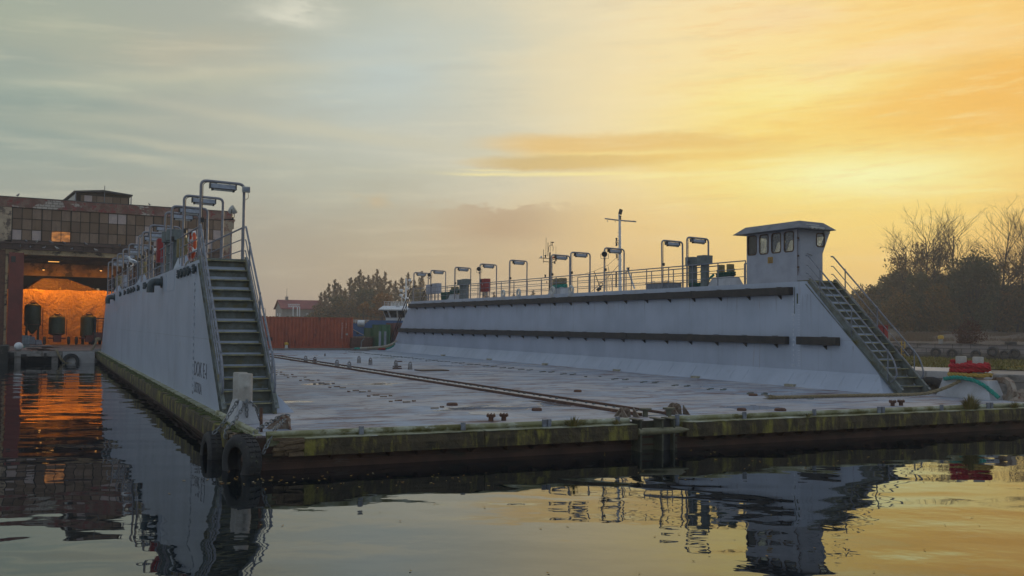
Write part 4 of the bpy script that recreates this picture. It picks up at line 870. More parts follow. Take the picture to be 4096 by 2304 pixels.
# ================================================================== FAR SHORE
SH = [(170, -110), (130, -45), (100, 12), (84.0, 44.0), (77.2, 56.0), (66, 78), (56, 104), (44, 124), (20, 130), (13.6, 130)]
rows = [(1, 1.40), (1.02, 1.44), (1.12, 1.5), (1.3, 1.75), (1.5, 2.3), (1.75, 2.7), (2.6, 3.2), (12, 3.4)]
q = random.Random(31); vs, fs = [], []; sub = []
for i in range(len(SH)-1):
    n = 8
    for j in range(n): sub.append(Vector(SH[i]).lerp(Vector(SH[i+1]), j/n))
sub.append(Vector(SH[-1])); sub.append(Vector((-40, 172))); sub.append(Vector((-300, 220)))
for ri, (k, z) in enumerate(rows):
    for p in sub:
        v = Vector((CAM.x, CAM.y))*(1-k)+p*k; vs.append((v.x, v.y, z+(q.uniform(-.25, .55) if 2 < ri < 6 else 0)))
ns = len(sub)
for ri in range(len(rows)-1):
    for i in range(ns-1): fs.append((ri*ns+i, (ri+1)*ns+i, (ri+1)*ns+i+1, ri*ns+i+1)[::-1])
m_shore, g = mat('bare_brown_embankment'); p = g.obj(); c = g.mix(g.noise(p, .12, 5, .6).sm(.35, .65), (.12, .085, .07), (.09, .075, .05)); c = g.mix(g.noise(p, .6, 5, .65).sm(.5, .68), c, (.16, .12, .09)); c = g.mix(g.noise(p, 1.8, 4).sm(.6, .72), c, (.05, .045, .03)); g.pbr(c, .95, g.bump(g.noise(p, 1.5, 5, .7), 1, .4))
tag(MB().add(vs, fs).build('ground', m_shore, smooth=True), 'bare brown embankment on the far shore in front of the wood', kind='structure')
m_block, g = mat('old_stone_block_quay'); p = g.obj(); x, y, z = g.sep(p)
b = g.node('ShaderNodeTexBrick', None, Vector=g.comb(x*.5-y*.87, z, 0), Scale=1.0); b.inputs['Brick Width'].default_value = 1.7; b.inputs['Row Height'].default_value = .48; b.inputs['Mortar Size'].default_value = .03
for nme, cc in (('Color1', (.26, .22, .2)), ('Color2', (.2, .17, .16)), ('Mortar', (.06, .05, .045))): b.inputs[nme].default_value = (*cc, 1)
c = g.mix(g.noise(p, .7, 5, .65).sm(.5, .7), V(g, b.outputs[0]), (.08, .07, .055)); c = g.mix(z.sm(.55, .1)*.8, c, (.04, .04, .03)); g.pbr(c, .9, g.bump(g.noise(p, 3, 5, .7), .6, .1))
vs, fs = [], []
for i, p in enumerate(sub[:-2]):
    for z in (-1.5, 1.41): vs.append((p.x, p.y, z))
for i in range(len(sub)-3): fs.append((2*i, 2*i+1, 2*i+3, 2*i+2)[::-1])
m = MB().add(vs, fs); 
for i in range(len(sub)-3):
    a, b2 = sub[i], sub[i+1]; m.prism([(a.x, a.y, 1.25), (b2.x, b2.y, 1.25), (b2.x+.75, b2.y+.5, 1.25), (a.x+.75, a.y+.5, 1.25)], (0, 0, .2+.03*math.sin(i*2.1)))
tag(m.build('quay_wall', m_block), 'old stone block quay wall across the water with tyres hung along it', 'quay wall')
WA, WB = Vector((77.2, 56, 0)), Vector((84, 44, 0)); we = (WB-WA).normalized(); wn = Vector((we.y, -we.x, 0)); wn = wn if wn.dot(CAM-WA) > 0 else -wn
def on_wall(px, py, off=0):
    d = ray(px, py); t = ((WA-CAM).dot(wn)+off)/d.dot(wn); return CAM+d*t
c3r = lambda a, b: (3400+a*.3106, 1200+b*.3106)
names = ['hidden partly by the stair foot', 'just left of the yellow ladder', 'just right of the yellow ladder', 'big and round below the yellow bollard', 'right of the big round one', 'below the dark red bush', 'hung high on the displaced block', 'half hidden beside the displaced block', 'nearest the right photo edge']
for (px, py), nm in zip([(500, 640), (585, 645), (762, 660), (1105, 675), (1313, 690), (1622, 705), (1835, 665), (1990, 710), (2120, 690)], names):
    tyre('tyre_fender', 'dark tyre hung on the far stone quay wall, '+nm, on_wall(*c3r(px, py), .16), wn, .5, .3, 'tyres along the far quay wall', tread=False)
    c0 = on_wall(*c3r(px, py), .08)
t0 = on_wall(*c3r(2070, 575), -.6); tyre('loose_tyre', 'dark tyre lying flat on top of the far quay wall', (t0.x, t0.y, 1.6), (0, 0, 1), .55, .3, tread=False)
r = thing('quay_ladder', 'yellow steel ladder on the far stone quay wall', 'ladder', on_wall(*c3r(685, 640), .1))
a0 = on_wall(*c3r(663, 555), .12); a1 = on_wall(*c3r(706, 555), .12)
for a in (a0, a1): MB().cyl((a.x, a.y, -.3), (a.x, a.y, 1.65), .06, n=6).build('rail', m_yellow, r)
for z in (.2, .55, .9, 1.25): MB().cyl((a0.x, a0.y, z), (a1.x, a1.y, z), .035, n=6).build('rung', m_yellow, r)
def quay_bollard(label, c, k, m):
    b = thing('quay_bollard', label, 'bollard', c); MB().lathe([(.3*k, 0), (.24*k, .1*k), (.22*k, .5*k)], c, n=14).build('shaft', m, b, smooth=True)
    MB().lathe([(.22*k, .5*k), (.31*k, .55*k), (.32*k, .78*k), (.25*k, .9*k), (0, .93*k)], c, n=16).build('cap', m_yellow, b, smooth=True)
p = on_wall(*c3r(1170, 545), -.8); quay_bollard('yellow capped bollard on the far stone quay wall', (p.x, p.y, 1.42), .95, m_concrete)
quay_bollard('yellow mushroom bollard on the quay in front of the rusty red container', (14.4, 61.9, .84), .55, m_whitedim)

# ================================================================== FOLIAGE
def leafmat(name, cols, trans=.35):
    m, g = mat(name); rn = g.node('ShaderNodeNewGeometry', None); c = g.ramp(V(g, rn.outputs['Random Per Island']), cols)
    d = g.node('ShaderNodeBsdfDiffuse', None, Color=c); t = g.node('ShaderNodeBsdfTranslucent', None, Color=c); s = g.node('ShaderNodeMixShader', None); s.inputs[0].default_value = trans
    g.nt.links.new(d.outputs[0], s.inputs[1]); g.nt.links.new(t.outputs[0], s.inputs[2]); o = g.node('ShaderNodeOutputMaterial', None); g.nt.links.new(s.outputs[0], o.inputs[0]); return m
m_leafA = leafmat('brown_olive_autumn_leaves', [(0, (.095, .08, .032)), (.45, (.15, .11, .042)), (.8, (.21, .125, .04)), (1, (.26, .13, .04))], .45)
m_leafB = leafmat('dull_green_leaves', [(0, (.065, .075, .034)), (.6, (.1, .1, .048)), (1, (.16, .12, .055))])
m_leafC = leafmat('orange_autumn_leaves', [(0, (.2, .09, .02)), (.6, (.28, .13, .025)), (1, (.14, .09, .03))])
m_leafD = leafmat('dark_red_twigs', [(0, (.07, .03, .022)), (1, (.11, .045, .03))], .1)
m_bark = surf('grey_brown_bark', (.045, .036, .03), (.03, .024, .02), 2, rough=.95)
def leaf(mb, p, s, q):
    a = Vector((q.gauss(0, 1), q.gauss(0, 1), q.gauss(0, 1))).normalized(); b = a.orthogonal().normalized()*s; c = a.cross(b)*.7
    mb.add([p-b, p+c*.6, p+b, p-c*.6], [(0, 1, 2, 3)])
def branchy(q, H, lean, leaves, leafprob, spread=.62, leaf_s=.26, levels=4, leaf_from=.0, leaf_to=.75, k0=.42, t0=.22):
    wood, lv = MB(), MB(); tips = []
    def grow(p, d, L, r, lev):
        n = 4 if lev == 0 else 3; pts = [p]; dd = d.copy()
        for i in range(n):
            dd = (dd+Vector((q.gauss(0, .1), q.gauss(0, .1), .05 if lev else 0))*(.6 if lev == 0 else 1.1)).normalized(); pts.append(pts[-1]+dd*(L/n))
        wood.tube(pts, r, 5 if lev == 0 else 3, radii=[r*(1-.72*i/n) for i in range(n+1)])
        hrel = pts[-1].z/H
        if lev >= 2 or lev == levels-1:
            k = leafprob*max(0., min(1., (leaf_to-hrel)*5)) if hrel > leaf_from else 0
            for i in range(int(leaves)):
                if q.random() < k: leaf(lv, pts[q.randint(1, n)]+Vector((q.gauss(0, .3), q.gauss(0, .3), q.gauss(0, .3))), leaf_s*q.uniform(.6, 1.3), q)
        if lev == levels-1: return
        kids = (15 if lev == 0 else 6 if lev == 1 else 5)
        for i in range(kids):
            t = (t0+(1-t0)*(i+q.random())/kids) if lev == 0 else q.uniform(.25, 1); s = t*n; j = min(int(s), n-1); b = pts[j].lerp(pts[j+1], s-j)
            w = q.uniform(0, 6.283); u = dd.orthogonal().normalized(); v = dd.cross(u); side = u*math.cos(w)+v*math.sin(w)
            sp = spread*q.uniform(.7, 1.25); nd = (dd*math.cos(sp)+side*math.sin(sp)+Vector((0, 0, .15))).normalized()
            grow(b, nd, L*(k0 if lev == 0 else .55)*q.uniform(.7, 1.15)*((1.2-.55*t) if lev == 0 else 1), r*(.42 if lev == 0 else .45)*(1-.5*t if lev == 0 else 1), lev+1)
    grow(Vector((0, 0, 0)), Vector((lean, 0, 1)).normalized(), H*.86, H*.013, 0)
    return wood, lv
def spire(q, H, R, n, s):
    wood, lv = MB(), MB(); wood.tube([(0, 0, -.2), (.1, .05, H*.5), (0, 0, H)], .16, 5, radii=[.17, .1, .02])
    for i in range(70):
        z = H*(.04+.96*(i/70)**1.15); w = q.uniform(0, 6.283); L_ = R*max(.12, (1-z/H)**.6)*q.uniform(.55, 1.15); d = Vector((math.cos(w), math.sin(w), q.uniform(.5, 1.1))).normalized(); b = Vector((0, 0, z))
        wood.tube([b, b+d*L_*.6, b+d*L_+Vector((0, 0, L_*.15))], .03, 3, radii=[.045, .025, .008])
        for k in range(int(n/70*(.35+L_/R))):
            t = q.random()**.7; leaf(lv, b+d*L_*t*1.05+Vector((q.gauss(0, .16), q.gauss(0, .16), q.gauss(0, .2)))*(.5+L_/R), s*q.uniform(.6, 1.3), q)
    return wood, lv
def tree_from(name, wood, lv, m_l, label, cat, loc, group):
    r = thing(name, label, cat, loc, group); wood.build('trunk', m_bark, r, local=True)
    if lv.v: lv.build('crown', m_l, r, local=True)
    return r
def bushy(q, H, R, n, s, clumps=16, low=.05):
    wood, lv = MB(), MB(); cs = []
    for i in range(clumps):
        z = q.uniform(low, .92); rr = R*(1-abs(z-.45)*1.1)*q.uniform(.25, 1); w = q.uniform(0, 6.283); cs.append((Vector((rr*math.cos(w), rr*math.sin(w), z*H)), R*q.uniform(.3, .55)))
        wood.tube([(0, 0, H*.1), (cs[-1][0]*.5)+Vector((0, 0, H*.05)), cs[-1][0]], .06, 3, r2=.015)
    wood.tube([(0, 0, -.3), (.1, 0, H*.4), (0, .1, H*.85)], .16, 5, r2=.03)
    for i in range(n):
        c, r = q.choice(cs); d = Vector((q.gauss(0, 1), q.gauss(0, 1), q.gauss(0, .9))).normalized()*r*q.random()**.4; p = c+d
        if p.z > 0: leaf(lv, p, s*q.uniform(.6, 1.4), q)
    return wood, lv
def at_shore(px, k, z=None):                                             # point on the far shore ground at distance k along a pixel column
    d = ray(px, 1310); d2 = Vector((d.x, d.y, 0)); t = k; return Vector((CAM.x+d2.x*t, CAM.y+d2.y*t, 2.5 if z is None else z))
q = random.Random(101)
tallp = [branchy(q, 19.5, .02, 11, .6, .72, .3, 4, .1, .86, .46, .34), branchy(q, 20.5, -.1, 10, .55, .72, .28, 4, .1, .66, .46, .38), branchy(q, 20, .06, 12, .6, .78, .3, 4, .1, .76, .5, .34)]
tl = [tree_from('tall_tree', w, l, m_leafA, 'x', 'tree', (0, 0, -200), 'tall half bare trees on the far shore') for w, l in tallp]
TALL = [(3610, 168, 0, 0.86, 'leftmost tall half bare tree on the right shore, leafy to the top'), (3700, 170, 1, 0.93, 'tall half bare tree leaning left, second from the left on the right shore'), (3752, 172, 0, 0.97, 'tall bare topped tree in the middle of the right shore'), (3822, 172, 1, 0.96, 'tall thin tree just left of the ivy covered mass'), (3985, 168, 2, 0.99, 'tallest half bare tree near the right edge, with a wide fan crown'), (4068, 170, 2, 0.91, 'half bare tree cut by the right edge of the photo'), (3655, 176, 2, 0.73, 'shorter leafy tree between the two leftmost tall trees'), (3870, 178, 2, 0.80, 'half bare tree rising behind the ivy covered mass'), (3930, 182, 0, 0.78, 'thin tree right behind the ivy covered mass'), (3640, 180, 2, 0.62, 'low leafy tree at the foot of the leftmost tall trees'), (3720, 182, 0, 0.66, 'low lacy tree between the left pair of tall trees'), (3790, 182, 2, 0.64, 'low lacy tree under the middle bare topped tree'), (3850, 184, 0, 0.68, 'low lacy tree left of the ivy covered mass'), (3960, 180, 2, 0.72, 'low leafy tree right of the ivy covered mass'), (4030, 182, 0, 0.74, 'low leafy tree below the two rightmost tall trees'), (4090, 180, 2, 0.76, 'leafy tree low at the right edge of the photo'), (4140, 172, 1, 0.93, 'tall tree just beyond the right edge of the photo')]
used = set()
for px, Z, k, s, lab in TALL:
    loc = at_shore(px, Z)
    if k not in used: o = tl[k]; o.location = loc; o['label'] = lab; o.scale = (s, s, s); used.add(k)
    else: dup(tl[k], loc, q.uniform(0, 6), lab, (s, s, s))
bp = [(bushy(q, 8.5, 3.6, 3600, .3), m_leafA), (bushy(q, 9.5, 3.2, 3600, .3), m_leafB), (bushy(q, 7, 3.6, 3000, .3), m_leafA)]
bt = [tree_from('understory_tree', w, l, m_, 'bushy brown olive understory tree in the dense edge of the wood on the right shore' if m_ is m_leafA else 'bushy dull green understory tree in the dense edge of the wood on the right shore', 'tree', (0, 0, -200), 'understory trees at the edge of the wood') for (w, l), m_ in bp]
used = set()
spots = [(3400+i*36+q.uniform(-16, 16), 158+q.uniform(-4, 16), q.uniform(.85, 1.15)) for i in range(22)]+[(3300+i*44+q.uniform(-16, 16), 205+q.uniform(-6, 10), q.uniform(.95, 1.25)) for i in range(22)]+[(3480+i*50+q.uniform(-16, 16), 172, q.uniform(1.0, 1.2)) for i in range(14)]
for i, (px, Z, s) in enumerate(spots):
    s *= .88
    if px < 3535: s *= .85
    if px < 3450: s *= .75
    k = q.randrange(3); loc = at_shore(px, Z)
    if k not in used: bt[k].location = loc; bt[k].scale = (s, s, s); used.add(k)
    else: dup(bt[k], loc, q.uniform(0, 6), None, (s, s, s*q.uniform(.9, 1.1)))
w, l = bushy(q, 13.5, 4.2, 8000, .28, 26); tree_from('ivy_tree', w, l, m_leafB, 'dense dark ivy covered tree mass among the bare trees on the right shore', 'tree', at_shore(3905, 160), None)
w, l = bushy(q, 9, 3, 3600, .3, 20); o = tree_from('small_tree', w, l, m_leafB, 'small round tree on the skyline seen over the right staircase', 'tree', at_shore(3310, 235), None); o.scale = (1.25, 1.25, 1.25)
w, l = bushy(q, 8, 3, 3000, .3, 20); o = tree_from('small_tree', w, l, m_leafB, 'small bush topped tree just right of the staircase skyline', 'tree', at_shore(3440, 215), None); o.scale = (1.2, 1.2, 1.15)
w, l = bushy(q, 2.4, 1.5, 2600, .1, 26, 0); p = on_wall(*c3r(1530, 550), -2.2); tree_from('red_shrub', w, l, m_leafD, 'round dark red shrub on top of the far quay wall', 'shrub', (p.x, p.y, 1.35), None)
q2 = random.Random(5); mb = MB()
for i in range(7000):
    px = q2.uniform(3560, 4130); Z = q2.uniform(113, 150); p = at_shore(px, Z, 1.45+max(0, (Z-125)*.03)); mb.add([p+Vector((-.06, 0, 0)), p+Vector((.06, 0, 0)), p+Vector((q2.uniform(-.2, .2), 0, q2.uniform(.15, .6)))], [(0, 1, 2)])
tag(mb.build('dry_weeds', leafmat('dry_weed_stalks', [(0, (.12, .08, .05)), (.6, (.17, .11, .07)), (1, (.08, .07, .035))], .1)), 'dry brown weeds over the far embankment', 'weeds', kind='stuff')
# poplars and shrubs behind the container
pop = [spire(q, 12.5, 3.0, 4200, .19), spire(q, 12.5, 2.6, 3800, .19)]
pt = [tree_from('poplar_tree', w, l, m_leafA, 'x', 'tree', (0, 0, -200), 'autumn trees behind the quay') for w, l in pop]
PL = [(1282, 225, 0, .68, 'leftmost slender autumn tree next to the red roofed house'), (1312, 230, 1, .86, 'slender autumn tree second from the red roofed house'), (1335, 228, 0, .92, 'slender autumn tree third from the red roofed house'), (1360, 232, 1, .84, 'autumn tree before the gap in the tree row'), (1398, 228, 0, .96, 'autumn tree right after the gap in the tree row'), (1436, 230, 1, 1.12, 'tallest autumn tree left of the blue ship wheelhouse'), (1470, 232, 0, 1.02, 'autumn tree above the white life raft barrel'), (1508, 230, 0, 1.12, 'tall autumn tree directly left of the wheelhouse roof'), (1536, 228, 1, 1.08, 'tall autumn tree over the wheelhouse roof edge'), (1580, 232, 0, .92, 'autumn tree left of the ship radar mast'), (1632, 235, 1, 1.1, 'autumn tree right of the ship radar mast'), (1682, 232, 0, 1.1, 'autumn tree behind the farthest lamp hoop'), (1298, 238, 1, .74, 'slim autumn tree half behind the two leftmost trees of the row'), (1349, 240, 1, .9, 'slim autumn tree filling the row left of its gap'), (1378, 240, 0, .8, 'low autumn tree standing in the gap of the tree row'), (1417, 238, 1, 1.0, 'autumn tree just right of the gap in the row'), (1453, 240, 0, 1.04, 'autumn tree left of the one above the raft barrel'), (1489, 240, 1, 1.06, 'autumn tree right of the one above the raft barrel'), (1522, 240, 0, 1.0, 'autumn tree over the left end of the ship wheelhouse'), (1558, 240, 1, .96, 'autumn tree over the middle of the ship wheelhouse'), (1606, 242, 0, 1.02, 'autumn tree right behind the ship radar mast'), (1658, 242, 1, .98, 'autumn tree left of the farthest lamp hoop'), (1940, 260, 0, .9, 'pale tree crown behind the red fire cabinet'), (1975, 265, 1, .78, 'low tree crown right of the red fire cabinet'), (2055, 265, 1, .75, 'low tree crown left of the black mast'), (2130, 265, 0, .82, 'tree crown just left of the black mast foot'), (2450, 255, 1, .7, 'small autumn tree left of the white mast foot'), (2490, 255, 0, .8, 'small autumn tree right of the white mast foot')]
used = set()
for px, Z, k, s, lab in PL:
    loc = at_shore(px, Z, 1.5 if px < 1700 else 2.0)
    if k not in used: o = pt[k]; o.location = loc; o['label'] = lab; o.scale = (s, s, s); used.add(k)
    else: dup(pt[k], loc, q.uniform(0, 6), lab, (s*q.uniform(.85, 1.2), s*q.uniform(.85, 1.2), s))
for i, (px, Z, s, k) in enumerate([(1255, 215, .7, 2), (1300, 212, .8, 0), (1345, 215, .85, 1), (1390, 212, .9, 0), (1425, 215, .85, 2), (1470, 210, .9, 1), (1520, 214, .9, 0), (1620, 215, .9, 2), (1665, 214, .9, 1), (1700, 214, .9, 0)]):
    dup(bt[k], at_shore(px, Z, 1.4), q.uniform(0, 6), 'low bushy autumn tree in the row behind the rusty red container and blue ship', (s*1.15, s*1.15, s*q.uniform(.8, 1.05)))['group'] = 'low trees behind the container'
w, l = bushy(q, 7.2, 2.6, 3000, .26, 18); tree_from('orange_tree', w, l, m_leafC, 'orange autumn tree just left of the blue ship wheelhouse', 'tree', at_shore(1528, 190, 1.4), None)
w, l = bushy(q, 6, 2.2, 2200, .26, 14); tree_from('orange_tree', w, l, m_leafC, 'yellow brown bush left of the orange autumn tree', 'tree', at_shore(1452, 195, 1.4), None)
# ================================================================== SHED
SA = rad(5.6); SO = Vector((-7, 70.8, 0)); shed = thing('shed', 'large derelict shipyard shed with a row of dirty windows above an open doorway', 'building', SO, rz=SA)
se = Vector((math.cos(SA), math.sin(SA), 0)); sn = Vector((-math.sin(SA), math.cos(SA), 0))
def sloc(s, y, z): return SO+se*s+sn*y+Vector((0, 0, z))
def on_shed(px, py, y=0):
    d = ray(px, py); t = (SO+sn*y-CAM).dot(sn)/d.dot(sn); v = CAM+d*t-SO; return v.dot(se), v.z
def sp(name, mb, m, parent=None, **k): return mb.build(name, m, parent or shed, local=True, **k)
ZG = .84
b = MB(); b.box(-14, .5, 0, .5, 9.6, 12.35); b.box(-14, .06, 0, .5, 8.5, 9.6); b.box(-14, -.75, .05, .5, ZG, 8.5); sp('corner_pier', b, m_plaster)
b = MB(); b.box(-.75, .1, -.06, .3, ZG, 8.75); sp('rusty_column', b, m_rust)
b = MB(); b.box(.12, .3, -.03, .35, ZG, 8.45); sp('plaster_strip', b, m_creamstrip)
b = MB(); b.box(17.74, 18.7, 0, .6, ZG, 12.3); b.box(18.05, 18.95, -.06, .7, 12.3, 12.5); b.box(18.0, 18.86, -.03, .6, 11.6, 12.3); sp('brick_pier', b, m_brick)
b = MB(); b.box(-14, 18.72, -.04, .55, 12.36, 13.17); sp('parapet', b, m_parapet)
b = MB(); b.box(-14, 18.74, -.08, .6, 13.175, 13.23); sp('parapet_coping', b, m_slate)
b = MB(); b.box(.1, 17.9, -.02, .5, 8.46, 8.85); sp('lintel', b, m_creamstrip)
b = MB(); b.box(-14, 18, -.3, .0, 8.87, 8.95); b.box(-14, 18, -.16, -.1, 8.95, 9.32); b.box(-14, 18, -.34, .1, 9.33, 9.43)
for i in range(24): b.box(-.2+i*.78, -.16+i*.78, -.32, -.02, 8.95, 9.33)
beam = sp('steel_beam', b, m_beam)
b = MB(); b.box(.5, 17.75, -.02, .45, 9.44, 9.6); sp('sill_course', b, m_beam)
m_pane, g = mat('dirty_wired_window_panes'); rn = g.node('ShaderNodeNewGeometry', None); rnd = V(g, rn.outputs['Random Per Island'])
c = g.ramp(rnd, [(0, (.13, .085, .055)), (.3, (.17, .11, .07)), (.55, (.15, .1, .07)), (.8, (.19, .125, .08)), (1, (.24, .17, .125))])
c = g.mix(g.noise(g.scale(g.obj(), (1, 1, .5)), 3, 5, .65).sm(.4, .75)*.5, c, (.09, .065, .045)); g.pbr(c, g.noise(g.obj(), 2, 3)*.3+.4, g.bump(g.noise(g.obj(), 30, 3), .2, .01), Specular__IOR__Level=.15)
m_palepane, g = mat('pale_replacement_panes'); g.pbr(g.mix(g.noise(g.obj(), 3, 4).sm(.3, .7), (.42, .33, .3), (.33, .27, .26)), .4)
m_litpane, g = mat('pane_lit_from_inside'); g.pbr((.1, .06, .04), .4, Emission__Color=(1, .36, .06, 1), Emission__Strength=g.noise(g.scale(g.obj(), (1, 1, 2)), 1.4, 3).sm(.35, .7, .12, .55))
pale = {(10, 2), (11, 2), (14, 1), (13, 0), (0, 0), (2, 0), (15, 0), (19, 1), (20, 1), (21, 0), (22, 1)}; lit = {(4, 0), (5, 0)}
cw = (17.72-.52)/23; rh = (12.33-9.62)/3
for gi in range(8):
    fr, pn, pp, lp, mu = MB(), MB(), MB(), MB(), MB(); c0 = gi*3; c1 = min(c0+3, 23); x0, x1 = .52+c0*cw, .52+c1*cw
    fr.box(x0-.04, x0+.04, -.01, .2, 9.6, 12.35); fr.box(x1-.04, x1+.04, -.011, .2, 9.6, 12.35); fr.box(x0+.04, x1-.04, .0, .2, 9.6, 9.66); fr.box(x0+.04, x1-.04, .0, .2, 12.3, 12.35)
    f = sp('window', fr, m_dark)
    for c in range(c0, c1):
        for r_ in range(3):
            a, z = .52+c*cw, 9.62+r_*rh; (lp if (c, r_) in lit else pp if (c, r_) in pale else pn).box(a+.025, a+cw-.025, .07+R_.uniform(-.012, .012), .1, z+.025, z+rh-.025)
        if c > c0: mu.box(.52+c*cw-.022, .52+c*cw+.022, .03, .12, 9.63, 12.3)
    for r_ in (1, 2): mu.box(x0, x1, .035, .12, 9.62+r_*rh-.02, 9.62+r_*rh+.02)
    for nm, mb, mm in (('pane', pn, m_pane), ('pale_pane', pp, m_palepane), ('lit_pane', lp, m_litpane), ('glazing_bar', mu, m_dark)):
        if mb.v: sp(nm, mb, mm, f)
b = MB()
for r_ in ((.35, 1.45),):
    a, bb = r_; n = 22
    for i in range(n): x = a+(bb-a)*i/n; b.box(x, x+(bb-a)/n*.55, -.4, -.33, ZG, 8.55)
    b.box(a, bb, -.345, -.3, ZG, 8.56); b.box(a, a+.05, -.42, -.3, ZG, 8.6); b.box(bb-.05, bb, -.42, -.3, ZG, 8.6)
m_reddoor = surf('dull_red_corrugated_door', (.24, .06, .05), (.18, .052, .042), 1.2, [((.2, .14, .12), 1.3, .6, .75, (1, 1, .3)), ((.07, .03, .02), 2, .62, .75, (1, 1, .5))], .75)
dr = sp('sliding_door', b, m_reddoor); b = MB(); b.box(.5, .83, -.43, -.401, 7.75, 8.25); sp('door_window', b, m_black, dr)
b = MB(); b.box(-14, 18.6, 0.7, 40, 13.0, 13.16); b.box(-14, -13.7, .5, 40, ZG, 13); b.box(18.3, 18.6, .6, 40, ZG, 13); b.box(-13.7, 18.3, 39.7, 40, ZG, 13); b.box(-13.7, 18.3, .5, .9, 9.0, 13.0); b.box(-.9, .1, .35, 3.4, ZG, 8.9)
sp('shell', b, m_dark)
b = MB()
for y in (3, 8, 13, 19): b.box(-13, 18.2, y, y+.3, 8.6, 8.95)
for x in (2.5, 8, 13.5): b.box(x, x+.2, 1, 38, 8.95, 9.2)
sp('roof_truss', b, m_beam)
b = MB(); b.box(-13, 18.2, 12.0, 12.4, 7.2, 8.4); sp('crane_girder', b, surf('ochre_crane_girder', (.3, .2, .09), (.16, .1, .05), 1, [((.05, .04, .03), .8, .5, .6, (1, 1, 1))], .7))
b = MB()
for (s0, s1, z0_, z1_) in ((11.9, 12.2, 5.9, 7.0), (12.35, 12.6, 5.9, 7.0), (12.9, 13.2, 6.0, 7.0)): b.box(s0, s1, 39.6, 39.69, z0_, z1_)
m_daypane, g = mat('daylight_behind_far_panes'); g.pbr((.2, .15, .1), .6, Emission__Color=(1, .75, .45, 1), Emission__Strength=.25); sp('back_window', b, m_daypane)
# rooftop lantern
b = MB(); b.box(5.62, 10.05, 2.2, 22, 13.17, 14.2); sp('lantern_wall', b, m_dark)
b = MB(); 
for i in range(6): b.box(6.0+i*.66, 6.0+i*.66+.62, 2.1, 2.199, 13.35, 14.0)
wn_ = sp('window', b, m_pane); b = MB(); b.box(6.28, 6.9, 2.05, 2.099, 13.4, 14.0); sp('pale_pane', b, m_palepane, wn_)
b = MB(); 
for i in range(9): b.box(5.56, 5.619, 2.4+i*1.1, 3.3+i*1.1, 13.3, 14.1)
sp('side_window', b, m_whitedim)
b = MB(); b.add([(5.4, 1.8, 14.2), (7.8, 1.8, 14.42), (10.25, 1.8, 14.2), (5.4, 22.3, 14.2), (7.8, 22.3, 14.42), (10.25, 22.3, 14.2), (5.4, 1.8, 14.32), (7.8, 1.8, 14.56), (10.25, 1.8, 14.32), (5.4, 22.3, 14.32), (7.8, 22.3, 14.56), (10.25, 22.3, 14.32)],
    [(0, 1, 7, 6), (1, 2, 8, 7), (6, 7, 10, 9), (7, 8, 11, 10), (0, 6, 9, 3), (2, 5, 11, 8), (0, 3, 4, 1), (1, 4, 5, 2), (3, 9, 10, 4), (4, 10, 11, 5)]); sp('lantern_roof', b, m_slate)
b = MB(); b.cyl((7.9, 1.9, 13.2), (7.9, 1.9, 14.95), .03, n=5); b.cyl((10.15, 2, 13.2), (10.15, 2, 14.3), .05, n=6); b.cyl((5.55, 2, 13.2), (5.55, 2, 14.3), .05, n=6); sp('lightning_rod', b, m_rail)
# pigeons on the ledge under the windows
def bird(name, label, loc, k, m1, heading, cat, group=None):
    r = thing(name, label, cat, loc, group, rz=heading)
    m = MB(); m.tube([(-.2*k, 0, .1*k), (-.12*k, 0, .13*k), (0, 0, .16*k), (.1*k, 0, .2*k), (.15*k, 0, .27*k), (.17*k, 0, .31*k), (.2*k, 0, .315*k), (.26*k, 0, .3*k)], .05, 8, radii=[.012*k, .05*k, .085*k, .07*k, .042*k, .045*k, .034*k, .005*k])
    for s in (-.03, .03): m.cyl((.0, s*k, .1*k), (.01, s*k, 0), .008*k, n=4)
    m.build('body', m1, r, smooth=True, local=True); w = MB()
    for s in (-1, 1): w.add([(.08*k, s*.075*k, .2*k), (-.05*k, s*.09*k, .19*k), (-.24*k, s*.04*k, .12*k), (-.05*k, s*.08*k, .12*k), (-.05*k, s*.098*k, .16*k)], [(0, 1, 4), (1, 2, 4), (2, 3, 4), (3, 0, 4)])
    w.build('wing', m_lamp, r, local=True); return r
m_pigeon = surf('pigeon_grey', (.16, .17, .19), (.1, .1, .12), 30, rough=.8)
pb = None; q = random.Random(77)
for i, s in enumerate([1.15, 1.6, 1.9, 2.4, 2.95, 3.5, 3.95, 4.5, 5.1, 6.2, 7.0, 8.9, 9.9]):
    m_ = m_whitedim if i in (3, 6, 10) else m_pigeon; loc = sloc(s, -.18, 9.435 if i % 2 else 8.955-.0)
    if i % 2 == 0: loc = sloc(s, -.26, 8.955)
    lab = 'small pale pigeon perched on the steel ledge under the shed windows' if m_ is m_whitedim else 'small dark pigeon perched on the steel ledge under the shed windows'
    bird('pigeon', lab, loc, .85, m_, q.uniform(0, 6), 'pigeon', 'pigeons on the shed ledge')
bird('pigeon', 'pigeon standing on the shed parapet at the far left', sloc(.9, .2, 13.23), .95, m_pigeon, 1, 'pigeon'); bird('pigeon', 'pigeon standing on the shed parapet right of the lantern', sloc(11.4, .2, 13.23), .8, m_pigeon, 2, 'pigeon')
bird('gull', 'white gull standing on the left dock railing', (.05, 33.0, ZT+1.02), 1.35, m_white, 2.6, 'gull')
